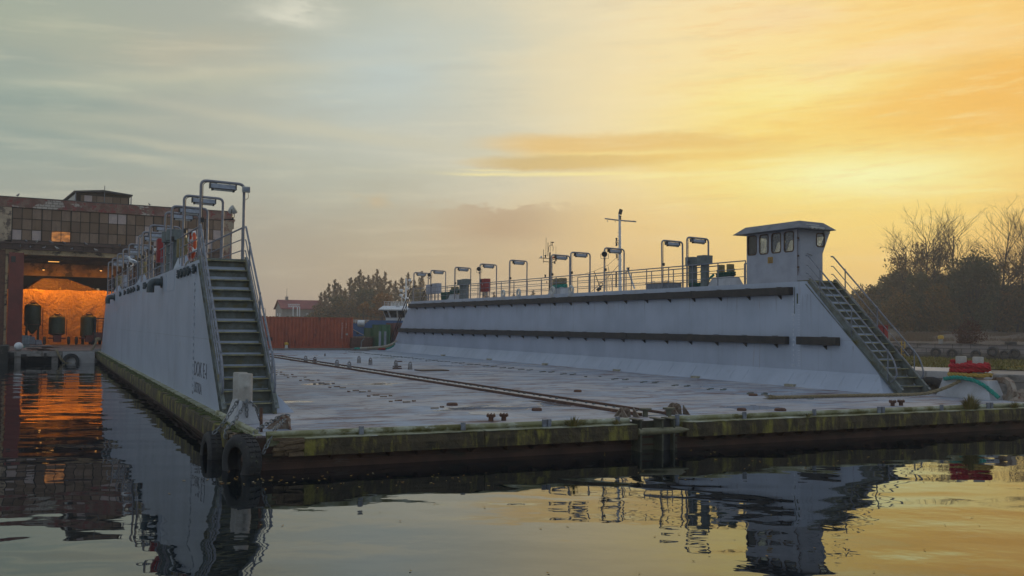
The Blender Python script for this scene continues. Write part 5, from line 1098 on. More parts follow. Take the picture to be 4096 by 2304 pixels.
# tarpaulin and plastic tent inside
m_tarp, g = mat('wrinkled_tarpaulin'); p = g.obj(); x, y, z = g.sep(p); wr_ = g.noise(g.comb(x*.8, y, z*.35), 1.2, 5, .6, 1.2)+g.noise(p, 4, 4, .6)*.4
g.pbr(g.mix(g.noise(p, .7, 4).sm(.35, .65), (.5, .27, .075), (.4, .2, .055)), .65, g.bump(wr_, 1, .34))
r = thing('tarpaulin', 'wrinkled tarpaulin hung across the shed, glowing orange in the lamplight', 'tarpaulin', sloc(9, 8, ZG), rz=SA); mb = MB(); nx, nz = 70, 22
zt_ = 5.85
for j in range(nz+1):
    for i in range(nx+1):
        s = -8+26*i/nx; t = j/nz; z = t*(zt_-ZG-.1*abs(math.sin(s*1.1))); mb.v.append(Vector((s-9+.0, .12*math.sin(s*2.3+t*2.2)*(1-t*.5)+.07*math.sin(s*5.1-t*4)+.3*(1-t), z)))
for j in range(nz):
    for i in range(nx): a = j*(nx+1)+i; mb.f.append((a, a+1, a+nx+2, a+nx+1))
mb.build('sheet', m_tarp, r, smooth=True, local=True)
m_foil, g = mat('shiny_plastic_sheeting'); p = g.obj(); g.pbr((.13, .08, .03), .18, g.bump(g.noise(g.scale(p, (1, 1, 2)), 2.2, 5, .65, 1)+g.vor(p, 1.8)*.4, 1, .3), .2)
r = thing('plastic_tent', 'ridge of shiny plastic sheeting rising behind the tarpaulin', 'sheeting', sloc(4.5, 8.8, 5.5), rz=SA)
h = lambda px, py: (lambda v: Vector((v[0]-4.5, v[1]-5.5)))(on_shed(px, py, 9))
P4 = [h(88, 1165), h(172, 1113), h(268, 1116), h(395, 1163)]
mb = MB(); n = 24; prof = []
for a, b_ in zip(P4[:-1], P4[1:]):
    for i in range(n): prof.append(a.lerp(b_, i/n))
prof.append(P4[-1])
for k in range(9):
    for v in prof: mb.v.append(Vector((v.x, k*.9+.5*max(0, v.y)*.4, v.y+R_.uniform(-.05, .05)-(.25*(k > 0)*0))))
m_ = len(prof)
for k in range(8):
    for i in range(m_-1): mb.f.append((k*m_+i, k*m_+i+1, (k+1)*m_+i+1, (k+1)*m_+i))
base = len(mb.v)
for v in prof: mb.v += [Vector((v.x, -.5-R_.uniform(0, .2), -.3)), Vector((v.x, -.25, v.y*.5+R_.uniform(-.05, .05))), Vector((v.x, 0, v.y))]
for i in range(m_-1):
    for j in range(2): a = base+i*3+j; mb.f.append((a, a+3, a+4, a+1))
mb.build('sheet', m_foil, r, smooth=True, local=True, ang=70)
# lamps inside the shed (lit in the photo)
m_lampon, g = mat('glowing_sodium_lamp'); g.pbr((1, .6, .2), .5, Emission__Color=(1, .45, .1, 1), Emission__Strength=1.6)
for i, (s, y, z, e, lab) in enumerate(((3.6, 6.3, 7.6, 900, 'glowing orange lamp hanging under the shed roof, left of centre'), (8.4, 6.2, 7.7, 750, 'glowing orange lamp hanging under the shed roof behind the lamp hoops'))):
    r = thing('shed_lamp', lab, 'lamp', sloc(s, y, z)); MB().lathe([(0, .1), (.08, .1), (.2, -.02), (.2, -.06), (.0, -.06)], sloc(s, y, z), n=12).build('shade', m_black, r)
    MB().lathe([(0, -.062), (.1, -.062), (.08, -.12), (0, -.14)], sloc(s, y, z), n=12).build('bulb', m_lampon, r); MB().cyl(sloc(s, y, z+.1), sloc(s, y, 8.6), .015, n=4).build('cord', m_black, r)
    ld = bpy.data.lights.new('shed_light', 'SPOT'); ld.spot_size = rad(150); ld.spot_blend = .6; ld.energy = e; ld.color = (1, .38, .03); ld.shadow_soft_size = .2; lo_ = bpy.data.objects.new('shed_light', ld); COL.objects.link(lo_); lo_.location = sloc(s, y, z-.3); lo_.rotation_euler = (sn*.55-Vector((0, 0, .85))).to_track_quat('-Z', 'Y').to_euler()
b = thing('strip_lamp', 'thin orange tube lamp under the shed roof', 'lamp', sloc(4.4, 6.6, 8.2)); MB().bar(sloc(4.0, 6.6, 8.3), sloc(4.9, 6.6, 8.3), .08, .05).build('tube', m_lampon, b)
# silos and the rest of the gear in the doorway
def silo(label, s, y, R, z0, z1, zc, legs, wheels):
    r = thing('grit_silo', label, 'silo', sloc(s, y, ZG), 'green silos in the shed doorway', SA)
    m = MB(); m.lathe([(.12, zc), (R, z0), (R, z1), (R*.85, z1+.14), (R*.3, z1+.24), (0, z1+.25)], n=24); m.build('tank', m_green, r, smooth=True, local=True)
    m = MB(); m.lathe([(.22, z1+.2), (.22, z1+.36), (0, z1+.37)], n=12); m.tube(rounded([(-R*.7, 0, z1+.1), (0, 0, z1+.6), (R*.7, 0, z1+.1)], .2), .03, 5); m.build('hatch', m_rust, r, local=True)
    m = MB(); m.lathe([(R+.02, z0), (R+.02, z0+.06)], n=24); m.tube([(R+.12, -.1, z1-.1), (R+.12, -.1, .8)], .02, 4); m.tube([(R+.12, .2, z1-.1), (R+.12, .2, .8)], .02, 4)
    for k in range(7): m.tube([(R+.12, -.1, .9+k*.3), (R+.12, .2, .9+k*.3)], .012, 4)
    m.build('ladder', m_rust, r, local=True)
    for k in range(4 if legs else 0):
        w = k*math.pi/2+math.pi/4; x, yy = R*.95*math.cos(w), R*.95*math.sin(w); m = MB(); m.cyl((x, yy, 0), (x, yy, z0+.3), .06, n=6); m.box(x-.1, x+.1, yy-.1, yy+.1, 0, .06); m.build('leg', m_green, r, local=True)
    if wheels:
        m = MB(); m.box(-R*1.0, R*1.0, -R*.8, R*.8, .5, .62); m.box(-R*.5, R*.4, -R-.35, -R*.6, .25, .85); m.build('chassis', surf('dark_red_chassis', (.12, .02, .015), (.07, .025, .02), 4, rough=.6), r, local=True)
        for sx in (-1, 1): m = MB(); m.lathe([(0, -.1), (.33, -.1), (.36, -.06), (.36, .06), (.33, .1), (0, .1)], (sx*R*1.45, 0, .36), (1, 0, 0), 18); m.build('wheel', m_rubber, r, smooth=True, local=True)
    return r
def ps(px, y): return on_shed(px, 1370, y)[0]
silo('tall green silo with a cone bottom on legs, leftmost of the three', ps(128, 5), 5, .68, 1.75, 3.35, .95, True, False)
silo('green pressure tank on a wheeled red chassis, middle of the three silos', ps(226, 5), 5, .68, .95, 2.35, .7, False, True)
silo('green pressure tank beside the grey dock wall, rightmost of the three silos', ps(352, 5), 5, .68, .75, 2.4, .5, True, True)
s, _ = on_shed(98, 1370, 1.5); r = thing('liquid_tote', 'caged white plastic liquid tote at the foot of the red door', 'tote', sloc(s, 1.5, ZG), rz=SA); mb = MB(); mb.box(-.38, .38, 0, .8, .12, .86); mb.build('tank', surf('tote_plastic', (.3, .36, .42), None, 3, rough=.4), r, local=True, bevel=.04)
m = MB()
for i in range(5): m.tube([(-.4+i*.2, -.02, .05), (-.4+i*.2, -.02, .9)], .012, 4); m.tube([(-.4, -.02, .12+i*.18), (.4, -.02, .12+i*.18)], .012, 4)
m.box(-.4, .4, -.02, .82, 0, .1); m.build('cage', m_galv, r, local=True)
s, _ = on_shed(140, 1370, 1.5); r = thing('compressor', 'small dark grey machine box beside the plastic tote', 'machine', sloc(s, 1.6, ZG), rz=SA); mb = MB(); mb.box(-.55, .0, 0, .6, .08, .75); mb.prism([(.02, 0, .05), (.6, 0, .05), (.5, 0, .45), (.02, 0, .5)], (0, .5, 0)); mb.build('body', m_rail, r, local=True, bevel=.03); mb = MB(); mb.lathe([(0, 0), (.1, 0), (.1, .12), (0, .12)], (-.3, .3, .75), n=10); mb.build('cap', m_black, r, local=True)
s, _ = on_shed(400, 1370, 4); r = thing('forklift', 'dark red forklift half hidden behind the left dock wall', 'forklift', sloc(s, 4, ZG), rz=SA); mb = MB(); mb.box(-.6, .7, 0, 1.8, .35, 1.1); mb.build('body', bpy.data.materials['dark_red_chassis'], r, local=True, bevel=.06)
mb = MB(); 
for x in (-.45, .45): mb.box(x-.05, x+.05, -.2, -.08, .1, 2.4); mb.box(x-.04, x+.04, .3, .38, 1.1, 2.1); mb.box(x-.04, x+.04, 1.5, 1.58, 1.1, 2.1)
mb.box(-.6, .6, .2, 1.7, 2.1, 2.16); mb.box(-.5, .5, -.2, -.08, 2.3, 2.4); mb.build('mast', m_black, r, local=True)
for x in (-.62, .62):
    for y in (.25, 1.5): MB().lathe([(0, -.1), (.28, -.1), (.3, 0), (.28, .1), (0, .1)], (x, y, .3), (1, 0, 0), 14).build('wheel', m_rubber, r, local=True)
r = thing('landing_railing', 'rusty low railing on the dark landing left of the red door', 'railing', (-7, 56, 1.22)); m = MB()
for x in (-9.5, -8.4, -7.3, -6.6): MB().cyl((x, 56, 1.22), (x, 56, 2.35), .025, n=5).build('post', m_rust, r)
for z in (1.75, 2.33): MB().cyl((-9.5, 56, z), (-6.6, 56, z), .02, n=5).build('rail', m_rust, r)
p = dep(84, 1389, 76); r = thing('buoy', 'white ball buoy lying on the quay edge by the shed', 'buoy', (p.x, 56.3, .84)); MB().lathe([(.3*math.sin(w), .3-.3*math.cos(w)) for w in [j*math.pi/12 for j in range(13)]], (p.x, 56.3, .84), n=20).build('ball', m_white, r, smooth=True); MB().lathe([(.05, 0), (.05, .1), (0, .11)], (p.x+.28, 56.3, 1.1), (1, 0, .2), 8).build('eye', m_ropeteal, r)
p = dep(145, 1388, 76); r = thing('steel_scrap', 'flat pile of dark steel plates on the quay beside the white buoy', 'scrap', (p.x, 56.8, .84)); mb = MB()
for i in range(9): x = p.x+R_.uniform(-.9, .5); mb.box(x, x+R_.uniform(.5, 1.4), 56.5+R_.uniform(-.2, .4), 57.4, .84+i*.03, .862+i*.03)
mb.build('plates', m_rust, r); mb = MB()
mb.tube([(p.x-1.1, 56.6, 1.14), (p.x+1.0, 56.7, 1.16)], .05, 6); mb.build('pipe', m_galv, r)
tyre('tyre_fender', 'dark tyre hanging on the pale quay face behind the slack mooring rope', (-2.15, 55.45, .12), (0, -1, 0), .55, .28, tread=False)
mb = MB(); helix_rope(mb, [(-3.1, 55.9, .9), (-3.05, 55.5, .86), (-2.85, 55.35, .4), (-2.4, 55.4, -.02), (-1.7, 55.8, .02), (-1.1, 56.4, .45), (-.7, 57, .95), (-.45, 57.6, 1.4), (-.3, 58, 1.75)], .085); mb.lathe([(.2, 0), (.22, .1), (.18, .2)], (-.3, 57.9, 1.55), n=8)
tag(mb.build('mooring_rope', m_ropetan, smooth=True), 'slack tan mooring rope looping from the quay edge to the far end of the dock', 'rope')

# ================================================================== CONTAINERS AND CLUTTER ON THE QUAY
def container(label, x0, x1, y0, z0, H, D, m, teeth, group=None, name='shipping_container'):
    r = thing(name, label, 'container', ((x0+x1)/2, y0+D/2, z0), group)
    mb = MB(); n = int((x1-x0-.3)/teeth); a = x0+.15; w = (x1-x0-.3)/n
    for i in range(n):
        x = a+i*w; d = .075
        pts = [(x, y0+.02+d), (x+w*.12, y0+.02), (x+w*.52, y0+.02), (x+w*.64, y0+.02+d), (x+w, y0+.02+d)]
        for (p, q_) in zip(pts[:-1], pts[1:]): mb.add([(*p, z0+.16), (*q_, z0+.16), (*q_, z0+H-.1), (*p, z0+H-.1)], [(0, 1, 2, 3)])
    mb.box(x0+.05, x1-.05, y0+.12, y0+D-.05, z0+.05, z0+H-.02); mb.build('side_panel', m, r)
    mb = MB(); mb.box(x0, x1, y0-.0, y0+.12, z0, z0+.155); mb.box(x0, x1, y0, y0+.1, z0+H-.1, z0+H)
    for x in (x0, x1-.15): mb.box(x, x+.15, y0-.005, y0+.15, z0-.001, z0+H+.001); mb.box(x, x+.15, y0+D-.15, y0+D, z0, z0+H)
    mb.build('frame', m, r); return r
m_cont = surf('rusty_red_container_paint', (.38, .09, .04), (.29, .068, .032), 1.2, [((.1, .035, .025), 2.2, .56, .72, (1, 1, .3)), ((.3, .1, .05), 5, .62, .75, (1, 1, .4))], .65)
cr = container('long rusty red corrugated shipping container behind the end of the dock', 8.2, 20.2, 62.2, .84, 2.62, 2.4, m_cont, .3)
mb = MB(); z = 2.95
for k in range(11):
    for cset in ((19.33, .09),):
        vs, fs = text_mesh('0123456789'[(k*7) % 10] if k > 3 else 'GLTU'[k], .15, .002); mb.add(place(vs, (19.18, 62.19, 2.92-k*.125), (1, 0, 0), (0, 0, 1), (0, -1, 0)), fs)
    if k < 4: vs, fs = text_mesh('4310'[k], .12, .002); mb.add(place(vs, (19.55, 62.19, 2.92-k*.12), (1, 0, 0), (0, 0, 1), (0, -1, 0)), fs)
mb.build('container_number', m_white, cr)
MB().box(19.55, 19.75, 62.185, 62.2, 1.95, 2.1).build('data_plate', m_boll, cr); MB().box(11.9, 13.3, 62.187, 62.2, 1.45, 1.75).build('dark_panel', surf('dark_patch_paint', (.07, .02, .018), None, 3), cr)
mb = MB(); q = random.Random(6)
for i in range(40): x = q.uniform(12.8, 20); mb.lathe([(q.uniform(.05, .18), 0), (.04, .05), (0, .06)], (x, 62.3+q.random()*.5, 3.46), n=6)
mb.build('moss_clump', m_moss, cr)
k1 = dep(1487, 1376, 86); k2 = dep(1537, 1376, 86)
gc = container('low dark green container behind the rope heap, left of the pale barred one', k1.x, k2.x-.1, k1.y+.4, .84, 1.75, 2, m_greenbox, .28, 'green containers by the blue ship')
k1 = dep(1516, 1376, 84); k2 = dep(1568, 1376, 84)
g2 = container('green container with two pale vertical locking panels near the right dock wall', k1.x, k2.x, k1.y, .84, 2.05, 2, m_greenbox, .5, 'green containers by the blue ship')
for px in (1515.5, 1540): a = dep(px, 1370, 83.9); MB().box(a.x, a.x+.2, k1.y-.06, k1.y-.01, 1.0, 2.3).build('locking_panel', m_lamp, g2); 
k3 = dep(1572, 1376, 85); container('faded brown container tucked behind the right dock wall', k3.x, k3.x+2.6, k3.y, .84, 2.2, 2, surf('faded_brown_container', (.16, .06, .05), None, 2, [((.3, .27, .25), 4, .62, .72, (1, 1, 1))], .7), .22)
a = dep(1405, 1385, 84); b_ = dep(1506, 1385, 84)
r = thing('rusty_trough', 'dark rusty steel trough with a pale bent pipe beside the red container', 'trough', (a.x+1, a.y+.5, .84)); MB().prism([(a.x, a.y, .84), (b_.x-.1, a.y, .84), (b_.x, a.y, 1.7), (a.x+.05, a.y, 1.75)], (0, 1.6, 0)).build('body', m_rust, r); MB().tube(rounded([(a.x+.85, a.y-.1, .85), (a.x+.85, a.y-.1, 1.45), (a.x+1.1, a.y-.1, 1.65)], .2), .05, 6).build('pipe', m_galv, r)
mb = MB(); q = random.Random(8)
for i in range(9): x = q.uniform(a.x, b_.x-1); mb.bar((x, a.y+q.uniform(0, 1.4), 1.78+q.uniform(-.05, .05)), (x+q.uniform(.8, 1.6), a.y+q.uniform(0, 1.4), 1.78+q.uniform(-.05, .08)), .12, .05)
mb.build('loose_boards', surf('pale_scrap_boards', (.25, .2, .14), (.15, .11, .08), 5, rough=.9), r)
for i, (pts, m_, rr, lab) in enumerate((([(1440, 1393), (1500, 1390), (1545, 1384), (1575, 1372), (1588, 1362)], m_ropepale, .07, 'pale rope rising to the far end of the right dock wall'), ([(1470, 1394), (1520, 1392), (1552, 1388), (1580, 1376)], m_ropetan, .09, 'tan rope lying in the heap at the far end of the deck'), ([(1512, 1397), (1526, 1395), (1540, 1396)], m_ropered, .09, 'red rope bundle lying at the far end of the deck'), ([(1418, 1395), (1430, 1394), (1440, 1395)], m_ropeteal, .08, 'blue green rope bundle lying at the far end of the deck'), ([(1545, 1396), (1560, 1391), (1572, 1384), (1578, 1374)], m_ropeteal, .09, 'teal rope lying against the foot of the right dock wall'))):
    mb = MB(); helix_rope(mb, [dep(px, py-1, 80.5) for px, py in pts], rr); tag(mb.build('mooring_rope', m_, smooth=True), lab, 'rope', 'ropes at the far end of the deck')
r = thing('rescue_station', 'red rescue equipment cabinet on a post seen through the right stair rails', 'cabinet', (29.5, 12.3, 1.43))
p0 = dep(3527, 1342, 41.5); r.location = (p0.x, p0.y, 1.43)
m = MB(); m.box(p0.x-.28, p0.x+.22, p0.y-.15, p0.y+.15, 2.38, 3.08); m.build('housing', m_red, r, bevel=.02); MB().box(p0.x-.05, p0.x-.03, p0.y-.17, p0.y-.151, 2.4, 3.06).build('door_seam', m_black, r); MB().box(p0.x-.34, p0.x+.28, p0.y-.2, p0.y+.2, 3.085, 3.11).build('roof', m_red, r); MB().cyl((p0.x+.1, p0.y, 1.43), (p0.x+.1, p0.y, 2.38), .05, n=8).build('post', m_red, r)

# ================================================================== SHIPS, HOUSE AND FAR THINGS
sh = thing('blue_ship', 'blue hulled ship with a white wheelhouse moored behind the quay', 'ship', dep(1560, 1300, 115)*1, rz=-YAW); sh.location.z = 0
k = 115/FPX
def L(px): return (px-1560)*k
def Zs(py): return 2.96+(1297.5-py)*k
hl = [(1290, Zs(1297)), (1462, Zs(1297)), (1478, Zs(1284)), (1800, Zs(1284))]
mb = MB(); nose = 9
top = [(L(a), z) for a, z in hl]
for side in (0, 8):
    pass
prof = [(L(1290), -.6), (L(1800), -.6)]+[(x, z) for x, z in reversed(top)]
mb.prism([(x, 0, z) for x, z in prof], (0, 8, 0)); mb.build('hull', m_blue, sh, local=True)
m = MB()
for y in (.1,):
    for z in (Zs(1284), Zs(1291)): m.tube([(L(1330), y, z), (L(1476), y, z)], .035, 5)
    for px in range(1332, 1480, 18): m.tube([(L(px), y, Zs(1298)), (L(px), y, Zs(1284))], .03, 5)
m.build('bulwark_rail', m_white, sh, local=True)
mb = MB(); mb.lathe([(0, 0), (.3, .05), (.33, .15), (.33, .75), (.3, .85), (0, .9)], (L(1430), -.25, Zs(1296)), (1, 0, 0), 16); mb.build('raft_canister', m_white, sh, smooth=True, local=True)
mb = MB(); mb.box(L(1432), L(1457), -.3, .0, Zs(1309), Zs(1302)); mb.build('raft_cradle', m_whitedim, sh, local=True)
mb = MB(); mb.tube([(L(1397), -.05, Zs(1311)), (L(1430), -.3, Zs(1330)), (L(1470), -1, Zs(1348))], .04, 5); mb.build('mooring_line', m_ropepale, sh, local=True)
mb = MB(); mb.lathe([(.18, 0), (.18, .06), (0, .06)], (L(1465), -.02, Zs(1334)), (0, -1, 0), 12); mb.lathe([(.18, 0), (.18, .06), (0, .06)], (L(1432), -.02, Zs(1336)), (0, -1, 0), 12); mb.build('hawse_hole', m_black, sh, local=True)
# wheelhouse: block, slanted window band, roof
w = MB(); w.box(L(1539), L(1760), .8, 7, Zs(1284), Zs(1275)); lo = [(L(1539), .8), (L(1760), .8), (L(1760), 7), (L(1539), 7)]; hi = [(L(1527), .3), (L(1760), .3), (L(1760), 7.5), (L(1527), 7.5)]
w.add([(x, y, Zs(1275)) for x, y in lo]+[(x, y, Zs(1243)) for x, y in hi], [(0, 1, 5, 4), (1, 2, 6, 5), (2, 3, 7, 6), (3, 0, 4, 7)]); whs = w.build('wheelhouse', m_white, sh, local=True)
def band(pa, pb):
    t0, t1 = .1, .92; f_ = lambda px0, px1, t: (L(px0+(px1-px0)*t), .8-.5*t-.02, Zs(1275+(1243-1275)*t))
    m = MB(); m.prism([f_(pa[0], pa[1], t0), f_(pb[0], pb[1], t0), f_(pb[0], pb[1], t1), f_(pa[0], pa[1], t1)], (0, -.02, 0)); m.build('window', m_glass_dark, whs, local=True)
band((1542, 1530), (1556, 1545)); band((1562, 1552), (1584, 1584)); band((1590, 1590), (1616, 1616)); band((1620, 1620), (1650, 1650))
w = MB(); rl = [(L(1514), -.3), (L(1770), -.3), (L(1770), 8), (L(1514), 8)]; rh_ = [(L(1530), .5), (L(1770), .5), (L(1770), 7.2), (L(1530), 7.2)]
w.add([(x, y, Zs(1243)) for x, y in rl]+[(x, y, Zs(1239)) for x, y in rl]+[(x, y, Zs(1225)) for x, y in rh_], [(0, 3, 2, 1), (0, 1, 5, 4), (1, 2, 6, 5), (2, 3, 7, 6), (3, 0, 4, 7), (4, 5, 9, 8), (5, 6, 10, 9), (6, 7, 11, 10), (7, 4, 8, 11), (8, 9, 10, 11)]); w.build('wheelhouse_roof', m_white, sh, local=True)
w = MB(); w.box(L(1582), L(1597), .2, .6, Zs(1237), Zs(1228)); w.build('roof_vent', m_black, sh, local=True)
w = MB()
for y in (.6, 7):
    for z in (Zs(1209), Zs(1218)): w.tube([(L(1532), y, z), (L(1760), y, z)], .03, 5)
    for px in range(1534, 1700, 15): w.tube([(L(px), y, Zs(1227)), (L(px), y, Zs(1209))], .028, 5)
w.build('roof_rail', m_white, sh, local=True)
w = MB(); w.cyl((L(1611), 3, Zs(1226)), (L(1611), 3, Zs(1110)), .14, .08, 8); w.prism([(L(1603), 2.8, Zs(1224)), (L(1620), 2.8, Zs(1224)), (L(1615), 2.8, Zs(1198)), (L(1609), 2.8, Zs(1198))], (0, .4, 0))
for (px, py) in ((1592, 1160), (1592, 1180)): w.lathe([(0, -.14), (.22, -.12), (.24, .1), (.12, .16), (0, .17)], (L(px), 3, Zs(py)), n=12); w.tube([(L(px), 3, Zs(py+4)), (L(1611), 3, Zs(py+16))], .05, 5)
w.lathe([(.0, -.14), (.14, -.1), (.15, .05), (0, .15)], (L(1618), 3, Zs(1152)), n=12); w.tube([(L(1594), 3, Zs(1188)), (L(1595), 3, Zs(1212))], .05, 5); w.tube([(L(1600), 3, Zs(1143)), (L(1622), 3, Zs(1143))], .04, 5)
w.lathe([(0, -.2), (.25, -.1), (.25, .06), (0, .12)], (L(1626), 3.2, Zs(1116)), n=10); w.tube([(L(1626), 3.2, Zs(1116)), (L(1624), 3, Zs(1200))], .02, 4); w.build('radar_mast', m_white, sh, smooth=True, local=True)
m_lampw, g = mat('lit_white_deck_lamp'); g.pbr((1, 1, 1), .5, Emission__Color=(.9, .95, 1, 1), Emission__Strength=3); w = MB(); w.lathe([(0, -.07), (.09, 0), (0, .07)], (L(1619), 2.7, Zs(1191)), n=8); w.build('deck_lamp', m_lampw, sh, local=True)
# two boats behind the right dock wall of which the masts show
def boat(name, label, px, Z, m_hull_, Lh=14):
    b = thing(name, label, 'boat', dep(px, 1250, Z), rz=-YAW); b.location.z = 0
    out = [(-Lh/2, -1.6), (Lh*.2, -2), (Lh*.42, -1.2), (Lh*.5, 0), (Lh*.42, 1.2), (Lh*.2, 2), (-Lh/2, 1.6)]
    m = MB(); n = len(out); m.v += [Vector((x*.9, y*.7, -.5)) for x, y in out]+[Vector((x, y, 1.5+.5*max(0, x/Lh))) for x, y in out]; m.f += [(i, (i+1) % n, n+(i+1) % n, n+i) for i in range(n)]+[tuple(range(n, 2*n))]; m.build('hull', m_hull_, b, local=True)
    m = MB(); m.box(-3.2, .6, -1.2, 1.2, 1.5, 3.6); h_ = m.build('cabin', m_white, b, local=True, bevel=.05); m = MB(); m.box(-3.0, .4, -1.23, -1.201, 2.7, 3.3); m.build('window', m_glass_dark, h_, local=True)
    return b, (lambda p_: (p_-px)*Z/FPX), (lambda p_: 2.96+(1300+.0093*(px-2048)-p_)*Z/FPX)
b, X_, Z_ = boat('trawler', 'trawler hidden behind the right dock wall with a tall white mast', 2478, 80, m_blue)
m = MB(); m.cyl((X_(2483), 0, 1.5), (X_(2477), 0, Z_(880)), .19, .1, 10); m.cyl((X_(2477), 0, Z_(880)), (X_(2474), 0, Z_(856)), .1, .07, 8)
m.tube([(X_(2507), 0, Z_(1070)), (X_(2538), 0, Z_(1155))], .07, 6); 
for i in range(9): m.box(X_(2470)-.05, X_(2470)+.1, -.02, .02, Z_(930+i*16), Z_(928+i*16))
mst = m.build('mast', m_white, b, local=True, smooth=True)
m = MB(); m.tube([(X_(2417), 0, Z_(874)), (X_(2478), 0, Z_(881)), (X_(2543), 0, Z_(885))], .055, 6)
for px in (2427, 2458, 2498, 2534): m.tube([(X_(px), 0, Z_(880)), (X_(px+1), 0, Z_(888))], .025, 4)
m.build('yard', m_lamp, mst, local=True)
m = MB(); m.obox((X_(2480), 0, Z_(846)), (.14, .05, -.04), (0, .08, 0), (.05, 0, .2)); m.cyl((X_(2480), 0, Z_(858)), (X_(2480), 0, Z_(846)), .03, n=5)
m.build('top_lamp', m_black, b, local=True)
for (px, py) in ((2479, 870), (2464, 960), (2464, 977), (2466, 1025), (2513, 1078)): m = MB(); m.lathe([(0, -.16), (.1, -.14), (.07, -.08), (.07, .08), (.1, .1), (.1, .16), (0, .17)], (X_(px), -.1, Z_(py)), n=10); m.build('lantern', m_black, b, local=True)
m = MB()
for py in (968, 1033): m.tube([(X_(2464), -.1, Z_(py+2)), (X_(2478), 0, Z_(py+6))], .03, 4)
m.tube([(X_(2510), -.1, Z_(1086)), (X_(2497), 0, Z_(1092))], .03, 4); m.tube([(X_(2464), 0, Z_(1085)), (X_(2464), 0, Z_(1150))], .07, 5); m.build('lantern_bracket', m_black, b, local=True)
m = MB(); m.tube([(X_(2462), 0, Z_(1033)), (X_(2432), 0, Z_(1060)), (X_(2376), 0, Z_(1085)), (X_(2330), 0, Z_(1100)), (X_(2250), 0, Z_(1125))], .014, 4)
m.tube([(X_(2375), 0, Z_(1086)), (X_(2400), 0, Z_(1150))], .04, 4); m.tube([(X_(2431), 0, Z_(1060)), (X_(2437), 0, Z_(1160))], .016, 4); m.tube([(X_(2433), 0, Z_(1070)), (X_(2450), 0, Z_(1160))], .016, 4)
m.tube([(X_(2474), 0, Z_(1060)), (X_(2430), 0, Z_(1110)), (X_(2365), 0, Z_(1168))], .025, 4); m.build('rigging', m_black, b, local=True)
m = MB(); m.prism([(X_(2385), 0, Z_(1158)), (X_(2405), 0, Z_(1140)), (X_(2405), 0, Z_(1160)), (X_(2392), 0, Z_(1168))], (0, .3, 0)); m.lathe([(.14, 0), (.2, .03), (.14, .06)], (X_(2402), 0, Z_(1139)), (0, -1, 0), 12); m.build('derrick_block', m_black, b, local=True)
b, X_, Z_ = boat('workboat', 'workboat hidden behind the right dock wall with a thin black antenna mast', 2197, 86, m_black, 12)
m = MB(); m.cyl((X_(2196), 0, 1.5), (X_(2198), 0, Z_(1010)), .1, .07, 7); m.tube([(X_(2153), 0, Z_(1032)), (X_(2195), 0, Z_(1034)), (X_(2225), 0, Z_(1040))], .03, 5); m.tube([(X_(2172), 0, Z_(1046)), (X_(2196), 0, Z_(1048)), (X_(2220), 0, Z_(1050))], .03, 5)
for (px, a_, b2, rr) in ((2182, 950, 1020, .018), (2190, 970, 1025, .03), (2172, 998, 1052, .025), (2222, 985, 1052, .012), (2200, 965, 1010, .014)): m.tube([(X_(px), 0, Z_(a_)), (X_(px), 0, Z_(b2))], rr, 5)
m.tube([(X_(2194), 0, Z_(1008)), (X_(2193), 0, Z_(990)), (X_(2197), 0, Z_(981)), (X_(2208), 0, Z_(981)), (X_(2211), 0, Z_(990)), (X_(2210), 0, Z_(1005))], .02, 5); m.lathe([(0, -.02), (.1, -.02), (.15, .05), (0, .08)], (X_(2208), 0, Z_(970)), n=10); m.cyl((X_(2206), 0, Z_(981)), (X_(2206), 0, Z_(970)), .04, n=6)
for (px, py) in ((2180, 1026), (2180, 1105), (2222, 1038), (2217, 1050)): m.lathe([(0, -.12), (.09, -.1), (.06, -.04), (.06, .06), (.1, .08), (.1, .13), (0, .14)], (X_(px), 0, Z_(py)), n=9)
m.tube([(X_(2180), 0, Z_(1112)), (X_(2197), 0, Z_(1110))], .03, 5); m.build('antenna_mast', m_black, b, local=True)
m = MB(); m.lathe([(0, -.1), (.1, -.08), (.1, .06), (0, .1)], (X_(2211), 0, Z_(1030)), n=9); m.build('orange_lamp', m_orange, b, local=True); m = MB(); m.box(X_(2160), X_(2166), -.05, .05, Z_(1031), Z_(1024)); m.build('white_lamp', m_white, b, local=True); m = MB(); m.prism([(X_(2186), 0, Z_(1122)), (X_(2184), 0, Z_(1132)), (X_(2189), 0, Z_(1130))], (0, .02, 0)); m.build('pennant', m_red, b, local=True)
b, X_, Z_ = boat('pilot_boat', 'small white boat glimpsed through the rails of the right staircase', 3395, 62, m_white, 3.4)
m = MB(); m.tube([(X_(3360), 0, Z_(1155)), (X_(3360), 0, Z_(1260))], .035, 5); m.tube([(X_(3352), 0, Z_(1164)), (X_(3372), 0, Z_(1166))], .03, 5); m.tube([(X_(3420), 0, Z_(1225)), (X_(3422), 0, Z_(1250))], .09, 6); m.tube([(X_(3430), 0, Z_(1245)), (X_(3470), 0, Z_(1290))], .12, 6); m.build('mast', m_white, b, local=True)
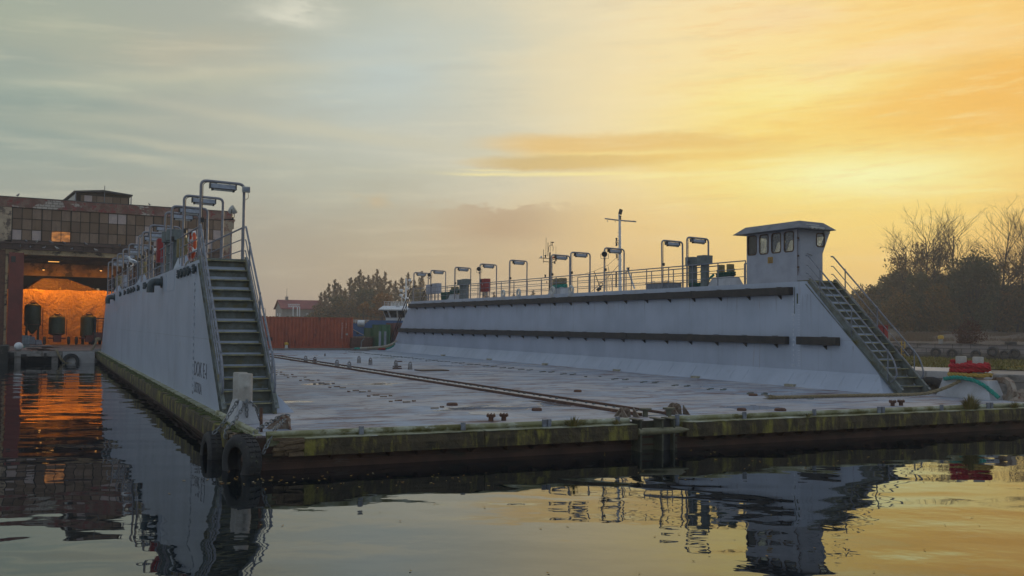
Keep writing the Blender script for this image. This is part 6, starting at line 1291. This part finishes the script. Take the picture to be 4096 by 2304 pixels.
# house, sign gantry and street lamp on the far bank
h0 = dep(1128, 1265, 225); h = thing('house', 'grey house with a red roof standing behind the rusty container', 'house', (h0.x, h0.y, 1.5))
m = MB(); x0, x1, y0, y1 = h0.x, h0.x+9.5, h0.y, h0.y+7; m.box(x0, x1, y0, y1, 1.4, 6.2); m.prism([(x0, y0, 6.2), (x0, y1, 6.2), (x0, (y0+y1)/2, 8.1)], (.2, 0, 0)); hw = m.build('wall', surf('grey_render', (.3, .27, .24), (.24, .22, .2), 1, rough=.9), h)
m = MB(); ym = (y0+y1)/2; m.add([(x0-.4, y0-.5, 6.1), (x1+.4, y0-.5, 6.1), (x1+.4, ym, 8.2), (x0-.4, ym, 8.2), (x0-.4, y1+.5, 6.1), (x1+.4, y1+.5, 6.1), (x0-.4, y0-.5, 6.25), (x1+.4, y0-.5, 6.25), (x1+.4, ym, 8.35), (x0-.4, ym, 8.35), (x0-.4, y1+.5, 6.25), (x1+.4, y1+.5, 6.25)], [(0, 1, 2, 3), (3, 2, 5, 4), (6, 9, 8, 7), (9, 10, 11, 8), (0, 3, 9, 6), (3, 4, 10, 9), (1, 7, 8, 2), (2, 8, 11, 5), (0, 6, 7, 1), (4, 5, 11, 10)]); rf = m.build('roof', surf('red_roof_tiles', (.24, .05, .05), (.17, .04, .04), 1, rough=.8), h)
m = MB(); m.box(x0+1.5, x0+2.1, ym-.3, ym+.3, 8.0, 9.1); m.build('chimney', m_concrete, rf); m = MB(); m.cyl((x0+1.8, ym, 9.1), (x0+1.8, ym, 11), .04, n=5); m.build('antenna', m_black, rf)
for x in (5.6, 7.0, 8.3): m = MB(); m.box(x0+x, x0+x+.7, y0-.06, y0-.005, 3.9, 5.2); m.build('window', m_white, h)
for y in (1.6, 4.2): m = MB(); m.box(x0-.06, x0-.005, y0+y, y0+y+.9, 3.9, 5.2); m.build('window', m_white, h)
g0 = dep(1175, 1265, 205); r = thing('sign_gantry', 'white lattice gantry in front of the red roofed house', 'gantry', (g0.x, g0.y, 1.4), rz=-YAW); k = 205/FPX; m = MB(); gz = lambda py: 2.96+(1291.5-py)*k-1.4
for py in (1217, 1227): m.tube([(-24*k, 0, gz(py)), (23*k, 0, gz(py))], .08, 4)
for i in range(10): m.tube([((-24+i*4.7)*k, 0, gz(1227 if i % 2 else 1217)), ((-24+(i+1)*4.7)*k, 0, gz(1217 if i % 2 else 1227))], .05, 4)
m.build('lattice', m_white, r, local=True)
for px in (-3, 14, 23): m = MB(); m.tube([(px*k, 0, gz(1226)), (px*k, 0, 0)], .12, 5); m.build('post', m_white, r, local=True)
l0 = dep(1062, 1280, 210); r = thing('street_lamp', 'grey street lamp far away left of the red roofed house', 'street lamp', (l0.x, l0.y, 1.4)); m = MB(); m.tube(rounded([(l0.x, l0.y, 1.4), (l0.x, l0.y, 6.0), (l0.x-1.0, l0.y, 6.1)], .5), .06, 5); m.build('pole', m_rail, r); m = MB(); m.box(l0.x-1.5, l0.x-1.0, l0.y-.1, l0.y+.1, 6.05, 6.18); m.build('lamp_head', m_rail, r)
r0 = dep(1050, 1268, 140); r = thing('small_hut', 'low dark roofed hut behind the left end of the rusty container', 'hut', (r0.x, r0.y, .9)); MB().box(r0.x-1.2, r0.x+1.1, r0.y, r0.y+3, .84, 3.6).build('wall', m_rail, r); MB().prism([(r0.x-1.4, r0.y-.2, 3.6), (r0.x+1.3, r0.y-.2, 3.6), (r0.x, r0.y-.2, 3.95)], (0, 3.4, 0)).build('roof', m_slate, r)

# ================================================================== FLOATING LEAVES
m_fleaf = leafmat('fallen_leaf', [(0, (.42, .22, .05)), (.5, (.4, .3, .12)), (.8, (.3, .14, .04)), (1, (.45, .38, .25))], .1)
q = random.Random(12); mb = MB()
def wleaf(px, py, s):
    d = ray(px, py); t = -CAM.z/d.z; p = CAM+d*t
    if t < 0 or p.length > 80: return
    a = q.uniform(0, 6.28); u = Vector((math.cos(a), math.sin(a), 0))*s; v = Vector((-math.sin(a), math.cos(a), 0))*s*.55; z = Vector((0, 0, .008))
    mb.add([p-u+z*1.8, p-u*.2+v+z, p+u*.5+v*.8+z, p+u+z*2, p+u*.5-v*.8+z, p-u*.2-v+z], [(0, 1, 2, 3, 4, 5)])
for i in range(26): wleaf(q.gauss(960, 90), q.gauss(1915, 22), q.uniform(.03, .05))
for i in range(34): wleaf(q.uniform(1050, 2050), q.uniform(1880, 1960), q.uniform(.02, .04))
for i in range(40): wleaf(q.uniform(2400, 3900), q.uniform(1790, 1930), q.uniform(.025, .045))
for i in range(34): wleaf(q.uniform(100, 4050), q.uniform(1880, 2300), q.uniform(.015, .03))
tag(mb.build('fallen_leaves', m_fleaf), 'small yellow and brown leaves floating on the dark water', 'leaves', kind='stuff')
# ================================================================== SKY, SUN, AIR
SUN_AZ, SUN_EL = 19.0, 3.6                                               # degrees right of the view axis, and above the horizon
sd = (F0*math.cos(rad(SUN_AZ))+R0*math.sin(rad(SUN_AZ)))*math.cos(rad(SUN_EL))+U0*math.sin(rad(SUN_EL))
sl_ = bpy.data.lights.new('sun', 'SUN'); sl_.energy = SUN_E = 1.5; sl_.angle = rad(3.0); sl_.color = (1, .72, .38)
so_ = bpy.data.objects.new('sun', sl_); COL.objects.link(so_); so_.rotation_euler = (-sd).to_track_quat('-Z', 'Y').to_euler(); so_.location = (0, 0, 60)
W = bpy.data.worlds.new('World'); sc.world = W; W.use_nodes = True; g = G(W.node_tree)
D = g.node('ShaderNodeTexCoord', 0)
def dot(v): n = g.nt.nodes.new('ShaderNodeVectorMath'); n.operation = 'DOT_PRODUCT'; g.put(n.inputs[0], D); n.inputs[1].default_value = v; return V(g, n.outputs['Value'])
df_, dr_, du_ = dot(F0), dot(R0), dot(U0)
az = dr_._m('ARCTAN2', df_)*(180/math.pi); el = du_.min(.9999).max(-.9999)._m('ARCSINE')*(180/math.pi)
def azel(px, py): v = ray(px, py).normalized(); return math.degrees(math.atan2(v.dot(R0), v.dot(F0))), math.degrees(math.asin(v.z))
wob = g.noise(g.comb(az*.05, el*.16, 0), 1.6, 5, .62); wob2 = g.noise(g.comb(az*.16, el*.5, 5), 1.5, 6, .65)
azw = az+(wob-.5)*9; elw = el+(wob-.5)*3.0+(wob2-.5)*2.0
t = (azw+36)/72
A = lambda d: (d+36)/72
hi_ = g.ramp(t, [(A(-30), lin(156, 167, 156)), (A(-19), lin(170, 175, 163)), (A(-9), lin(186, 188, 170)), (A(-1), lin(208, 206, 186)), (A(6), lin(236, 221, 185)), (A(13), lin(253, 226, 168)), (A(20), lin(254, 217, 132)), (A(28), lin(251, 201, 112)), (A(35), lin(232, 178, 100))])
lo_ = g.ramp(t, [(A(-30), lin(156, 156, 142)), (A(-16), lin(167, 157, 138)), (A(-6), lin(186, 166, 132)), (A(2), lin(210, 178, 128)), (A(9), lin(238, 196, 118)), (A(16), lin(254, 210, 110)), (A(24), lin(254, 206, 108)), (A(34), lin(240, 180, 90))])
sky = g.mix(elw.sm(9.5, 2.2), hi_, lo_)
sky = g.mix(el.sm(2.8, .2)*azw.sm(12, -2)*.5, sky, lin(168, 145, 132))
def blob(px, py, wx, wy, col, k, tilt=0, soft=1.0, noise=0.):
    global sky
    a0, e0 = azel(px, py); sx = wx/FPX*57.3; sy_ = wy/FPX*57.3
    x = az+(azw-az)*noise-a0; y = el+(elw-el)*noise-e0
    y = y-x*tilt; d = (x/sx).pow(2)+(y/sy_).pow(2); d = ((x/sx)*(x/sx)+(y/sy_)*(y/sy_))
    m = (d*-1.0).exp() if soft >= 1 else d.sm(1.0, 1.0-soft)
    sky = g.mix(m*k, sky, col)
# cool clear gaps and soft wisps on the left
blob(140, 470, 420, 170, lin(138, 158, 150), .65, noise=1); blob(330, 150, 600, 90, lin(184, 184, 158), .35, -.05, noise=1); blob(60, 40, 500, 120, lin(168, 178, 156), .35, noise=1)
blob(1560, 300, 380, 230, lin(188, 203, 202), .8, .1, noise=1); blob(1750, 560, 420, 120, lin(200, 200, 186), .4, noise=1); blob(1130, 62, 130, 45, lin(226, 224, 205), .75, -.1, noise=1); blob(650, 330, 520, 45, lin(192, 194, 170), .5, .1, noise=1)
blob(500, 620, 500, 60, lin(160, 172, 162), .4, noise=1); blob(800, 190, 260, 60, lin(196, 186, 160), .4, noise=1); blob(200, 330, 300, 60, lin(148, 168, 158), .5, .06, noise=1)
for (x, y, w, h_, k, tl_) in ((900, 290, 620, 12, .5, .14), (1250, 505, 700, 12, .55, -.09), (700, 585, 420, 9, .5, -.08), (560, 640, 260, 8, .4, -.05), (420, 480, 300, 14, .4, .04), (1500, 560, 420, 10, .35, -.08)): blob(x, y, w, h_*2.2, lin(208, 202, 174), k*.75, tl_, noise=.3)
# glow round the hidden sun
blob(2950, 330, 800, 380, lin(255, 230, 168), .6); blob(3300, 340, 420, 120, lin(255, 240, 150), .6, .1, noise=1); blob(3300, 560, 600, 300, lin(255, 230, 125), .75); blob(3380, 640, 520, 190, lin(255, 238, 140), .8); blob(3300, 340, 300, 60, lin(255, 246, 168), .7, .08, noise=.6); blob(3430, 690, 360, 95, lin(255, 253, 185), 1.0)
# cloud banks
blob(3900, 450, 620, 190, lin(250, 192, 92), .85, .1, noise=1); blob(4120, 330, 420, 130, lin(247, 189, 92), .7, .1, noise=1); blob(3300, 520, 520, 60, lin(252, 210, 116), .4, .08, noise=1); blob(3850, 60, 500, 90, lin(253, 210, 124), .6, noise=1); blob(3150, 60, 220, 60, lin(246, 214, 168), .5, noise=1); blob(3560, 210, 420, 60, lin(255, 220, 165), .6, .05, noise=1)
blob(2560, 590, 760, 72, lin(234, 194, 118), .85, -.03, .8, noise=.35); blob(2280, 650, 520, 40, lin(208, 181, 122), .85, 0, .85, noise=.35); blob(2850, 630, 620, 55, lin(246, 204, 114), .7, .03, noise=.5)
for (x, y, w, h_, k, tl_) in ((2300, 697, 380, 8, .8, .0), (2700, 702, 260, 7, .8, .05), (3050, 682, 320, 9, .8, .03), (2600, 610, 420, 10, .4, .01), (3500, 765, 300, 8, .85, -.04), (3300, 735, 260, 7, .7, -.06), (3750, 770, 260, 7, .6, .0), (3100, 640, 400, 10, .45, .02), (1930, 700, 120, 5, .6, 0), (1960, 680, 110, 4, .5, 0)): blob(x, y, w, h_, lin(255, 240, 165), k, tl_, noise=.12)
blob(3330, 720, 620, 150, lin(255, 234, 126), .6); blob(3450, 700, 330, 75, lin(255, 253, 185), .9, 0, noise=.3); blob(3500, 880, 700, 90, lin(255, 218, 116), .6); blob(2550, 900, 500, 130, lin(240, 200, 125), .5)
# low lumpy cloud on the skyline
lump = g.noise(g.comb(az*.5, el*1.1, 0), 1.1, 6, .62); a0, e0 = azel(2020, 845); dd = ((az-a0)/4.0); de = (el-e0)/1.35
cm = (dd*dd*-1.0).exp()*(lump*1.3-de*.75-.25).sm(.1, .35)*el.sm(4.0, 5.6); sky = g.mix(cm*.65, sky, lin(182, 152, 118))
a1, e1_ = azel(1480, 800); dd = ((az-a1)/1.3); sky = g.mix((dd*dd*-1.0).exp()*((el-e1_)/.7).abs().sm(1, .2)*lump.sm(.4, .65)*.5, sky, lin(206, 180, 135))
# fine streaks everywhere
tex = g.noise(g.comb(az*.18, el*1.5-az*.09, 8), 1.6, 7, .66); sky = g.mix((tex.sm(.5, .36)*azw.sm(2, 14)*el.sm(4, 9))*.2, sky, lin(240, 186, 98)); sky = g.mix(tex.sm(.52, .68)*azw.sm(0, 12)*el.sm(4, 8)*.22, sky, lin(255, 240, 178))
stk = g.noise(g.comb(az*.07, el*.75-az*.03, 3), 1.8, 6, .6); sky = g.mix(stk.sm(.5, .72)*.22, sky, g.mix(.5, sky, (1, .9, .62))); sky = g.mix(stk.sm(.46, .28)*.14, sky, g.mix(.5, sky, (.25, .24, .22)))
# sky behind the camera and overhead: cool dusk, from the Nishita sky plus thin cloud
nk = g.nt.nodes.new('ShaderNodeTexSky'); nk.sky_type = 'NISHITA'; nk.sun_disc = False; nk.sun_elevation = rad(SUN_EL); nk.sun_rotation = math.atan2(sd.x, sd.y)
nish = g.mix(1, V(g, nk.outputs[0]), (.09, .09, .09), 'MULTIPLY')
back = g.mix(1, g.mix(g.noise(D, 2.2, 4).sm(.3, .7), (.26, .31, .395), (.345, .385, .45)), nish, 'ADD')
fm = df_.sm(.25, .74)*el.sm(38, 21); sky = g.mix(fm, back, sky)
bgn = g.node('ShaderNodeBackground', None, Color=sky, Strength=1.0); g.nt.links.new(bgn.outputs[0], g.node('ShaderNodeOutputWorld', None).inputs[0])
HAZE = True
if HAZE:
    hz = MB(); hz.box(-420, 560, -240, 620, -2.6, 34); m, g = mat('evening_haze')
    pv = g.node('ShaderNodeVolumePrincipled', None); pv.inputs['Color'].default_value = (.93, .94, .97, 1); pv.inputs['Density'].default_value = .00075; pv.inputs['Anisotropy'].default_value = .3
    g.nt.links.new(pv.outputs[0], g.node('ShaderNodeOutputMaterial', None).inputs['Volume']); tag(hz.build('haze', m), 'thin evening haze over the harbour', 'haze', kind='stuff')
sc.render.engine = 'CYCLES'; sc.cycles.use_denoising = True; sc.cycles.max_bounces = 8; sc.cycles.transparent_max_bounces = 12; sc.cycles.volume_bounces = 1; sc.cycles.sample_clamp_indirect = 6
sc.view_settings.view_transform = 'Standard'; sc.view_settings.look = 'None'; sc.view_settings.exposure = 0; sc.view_settings.gamma = 1
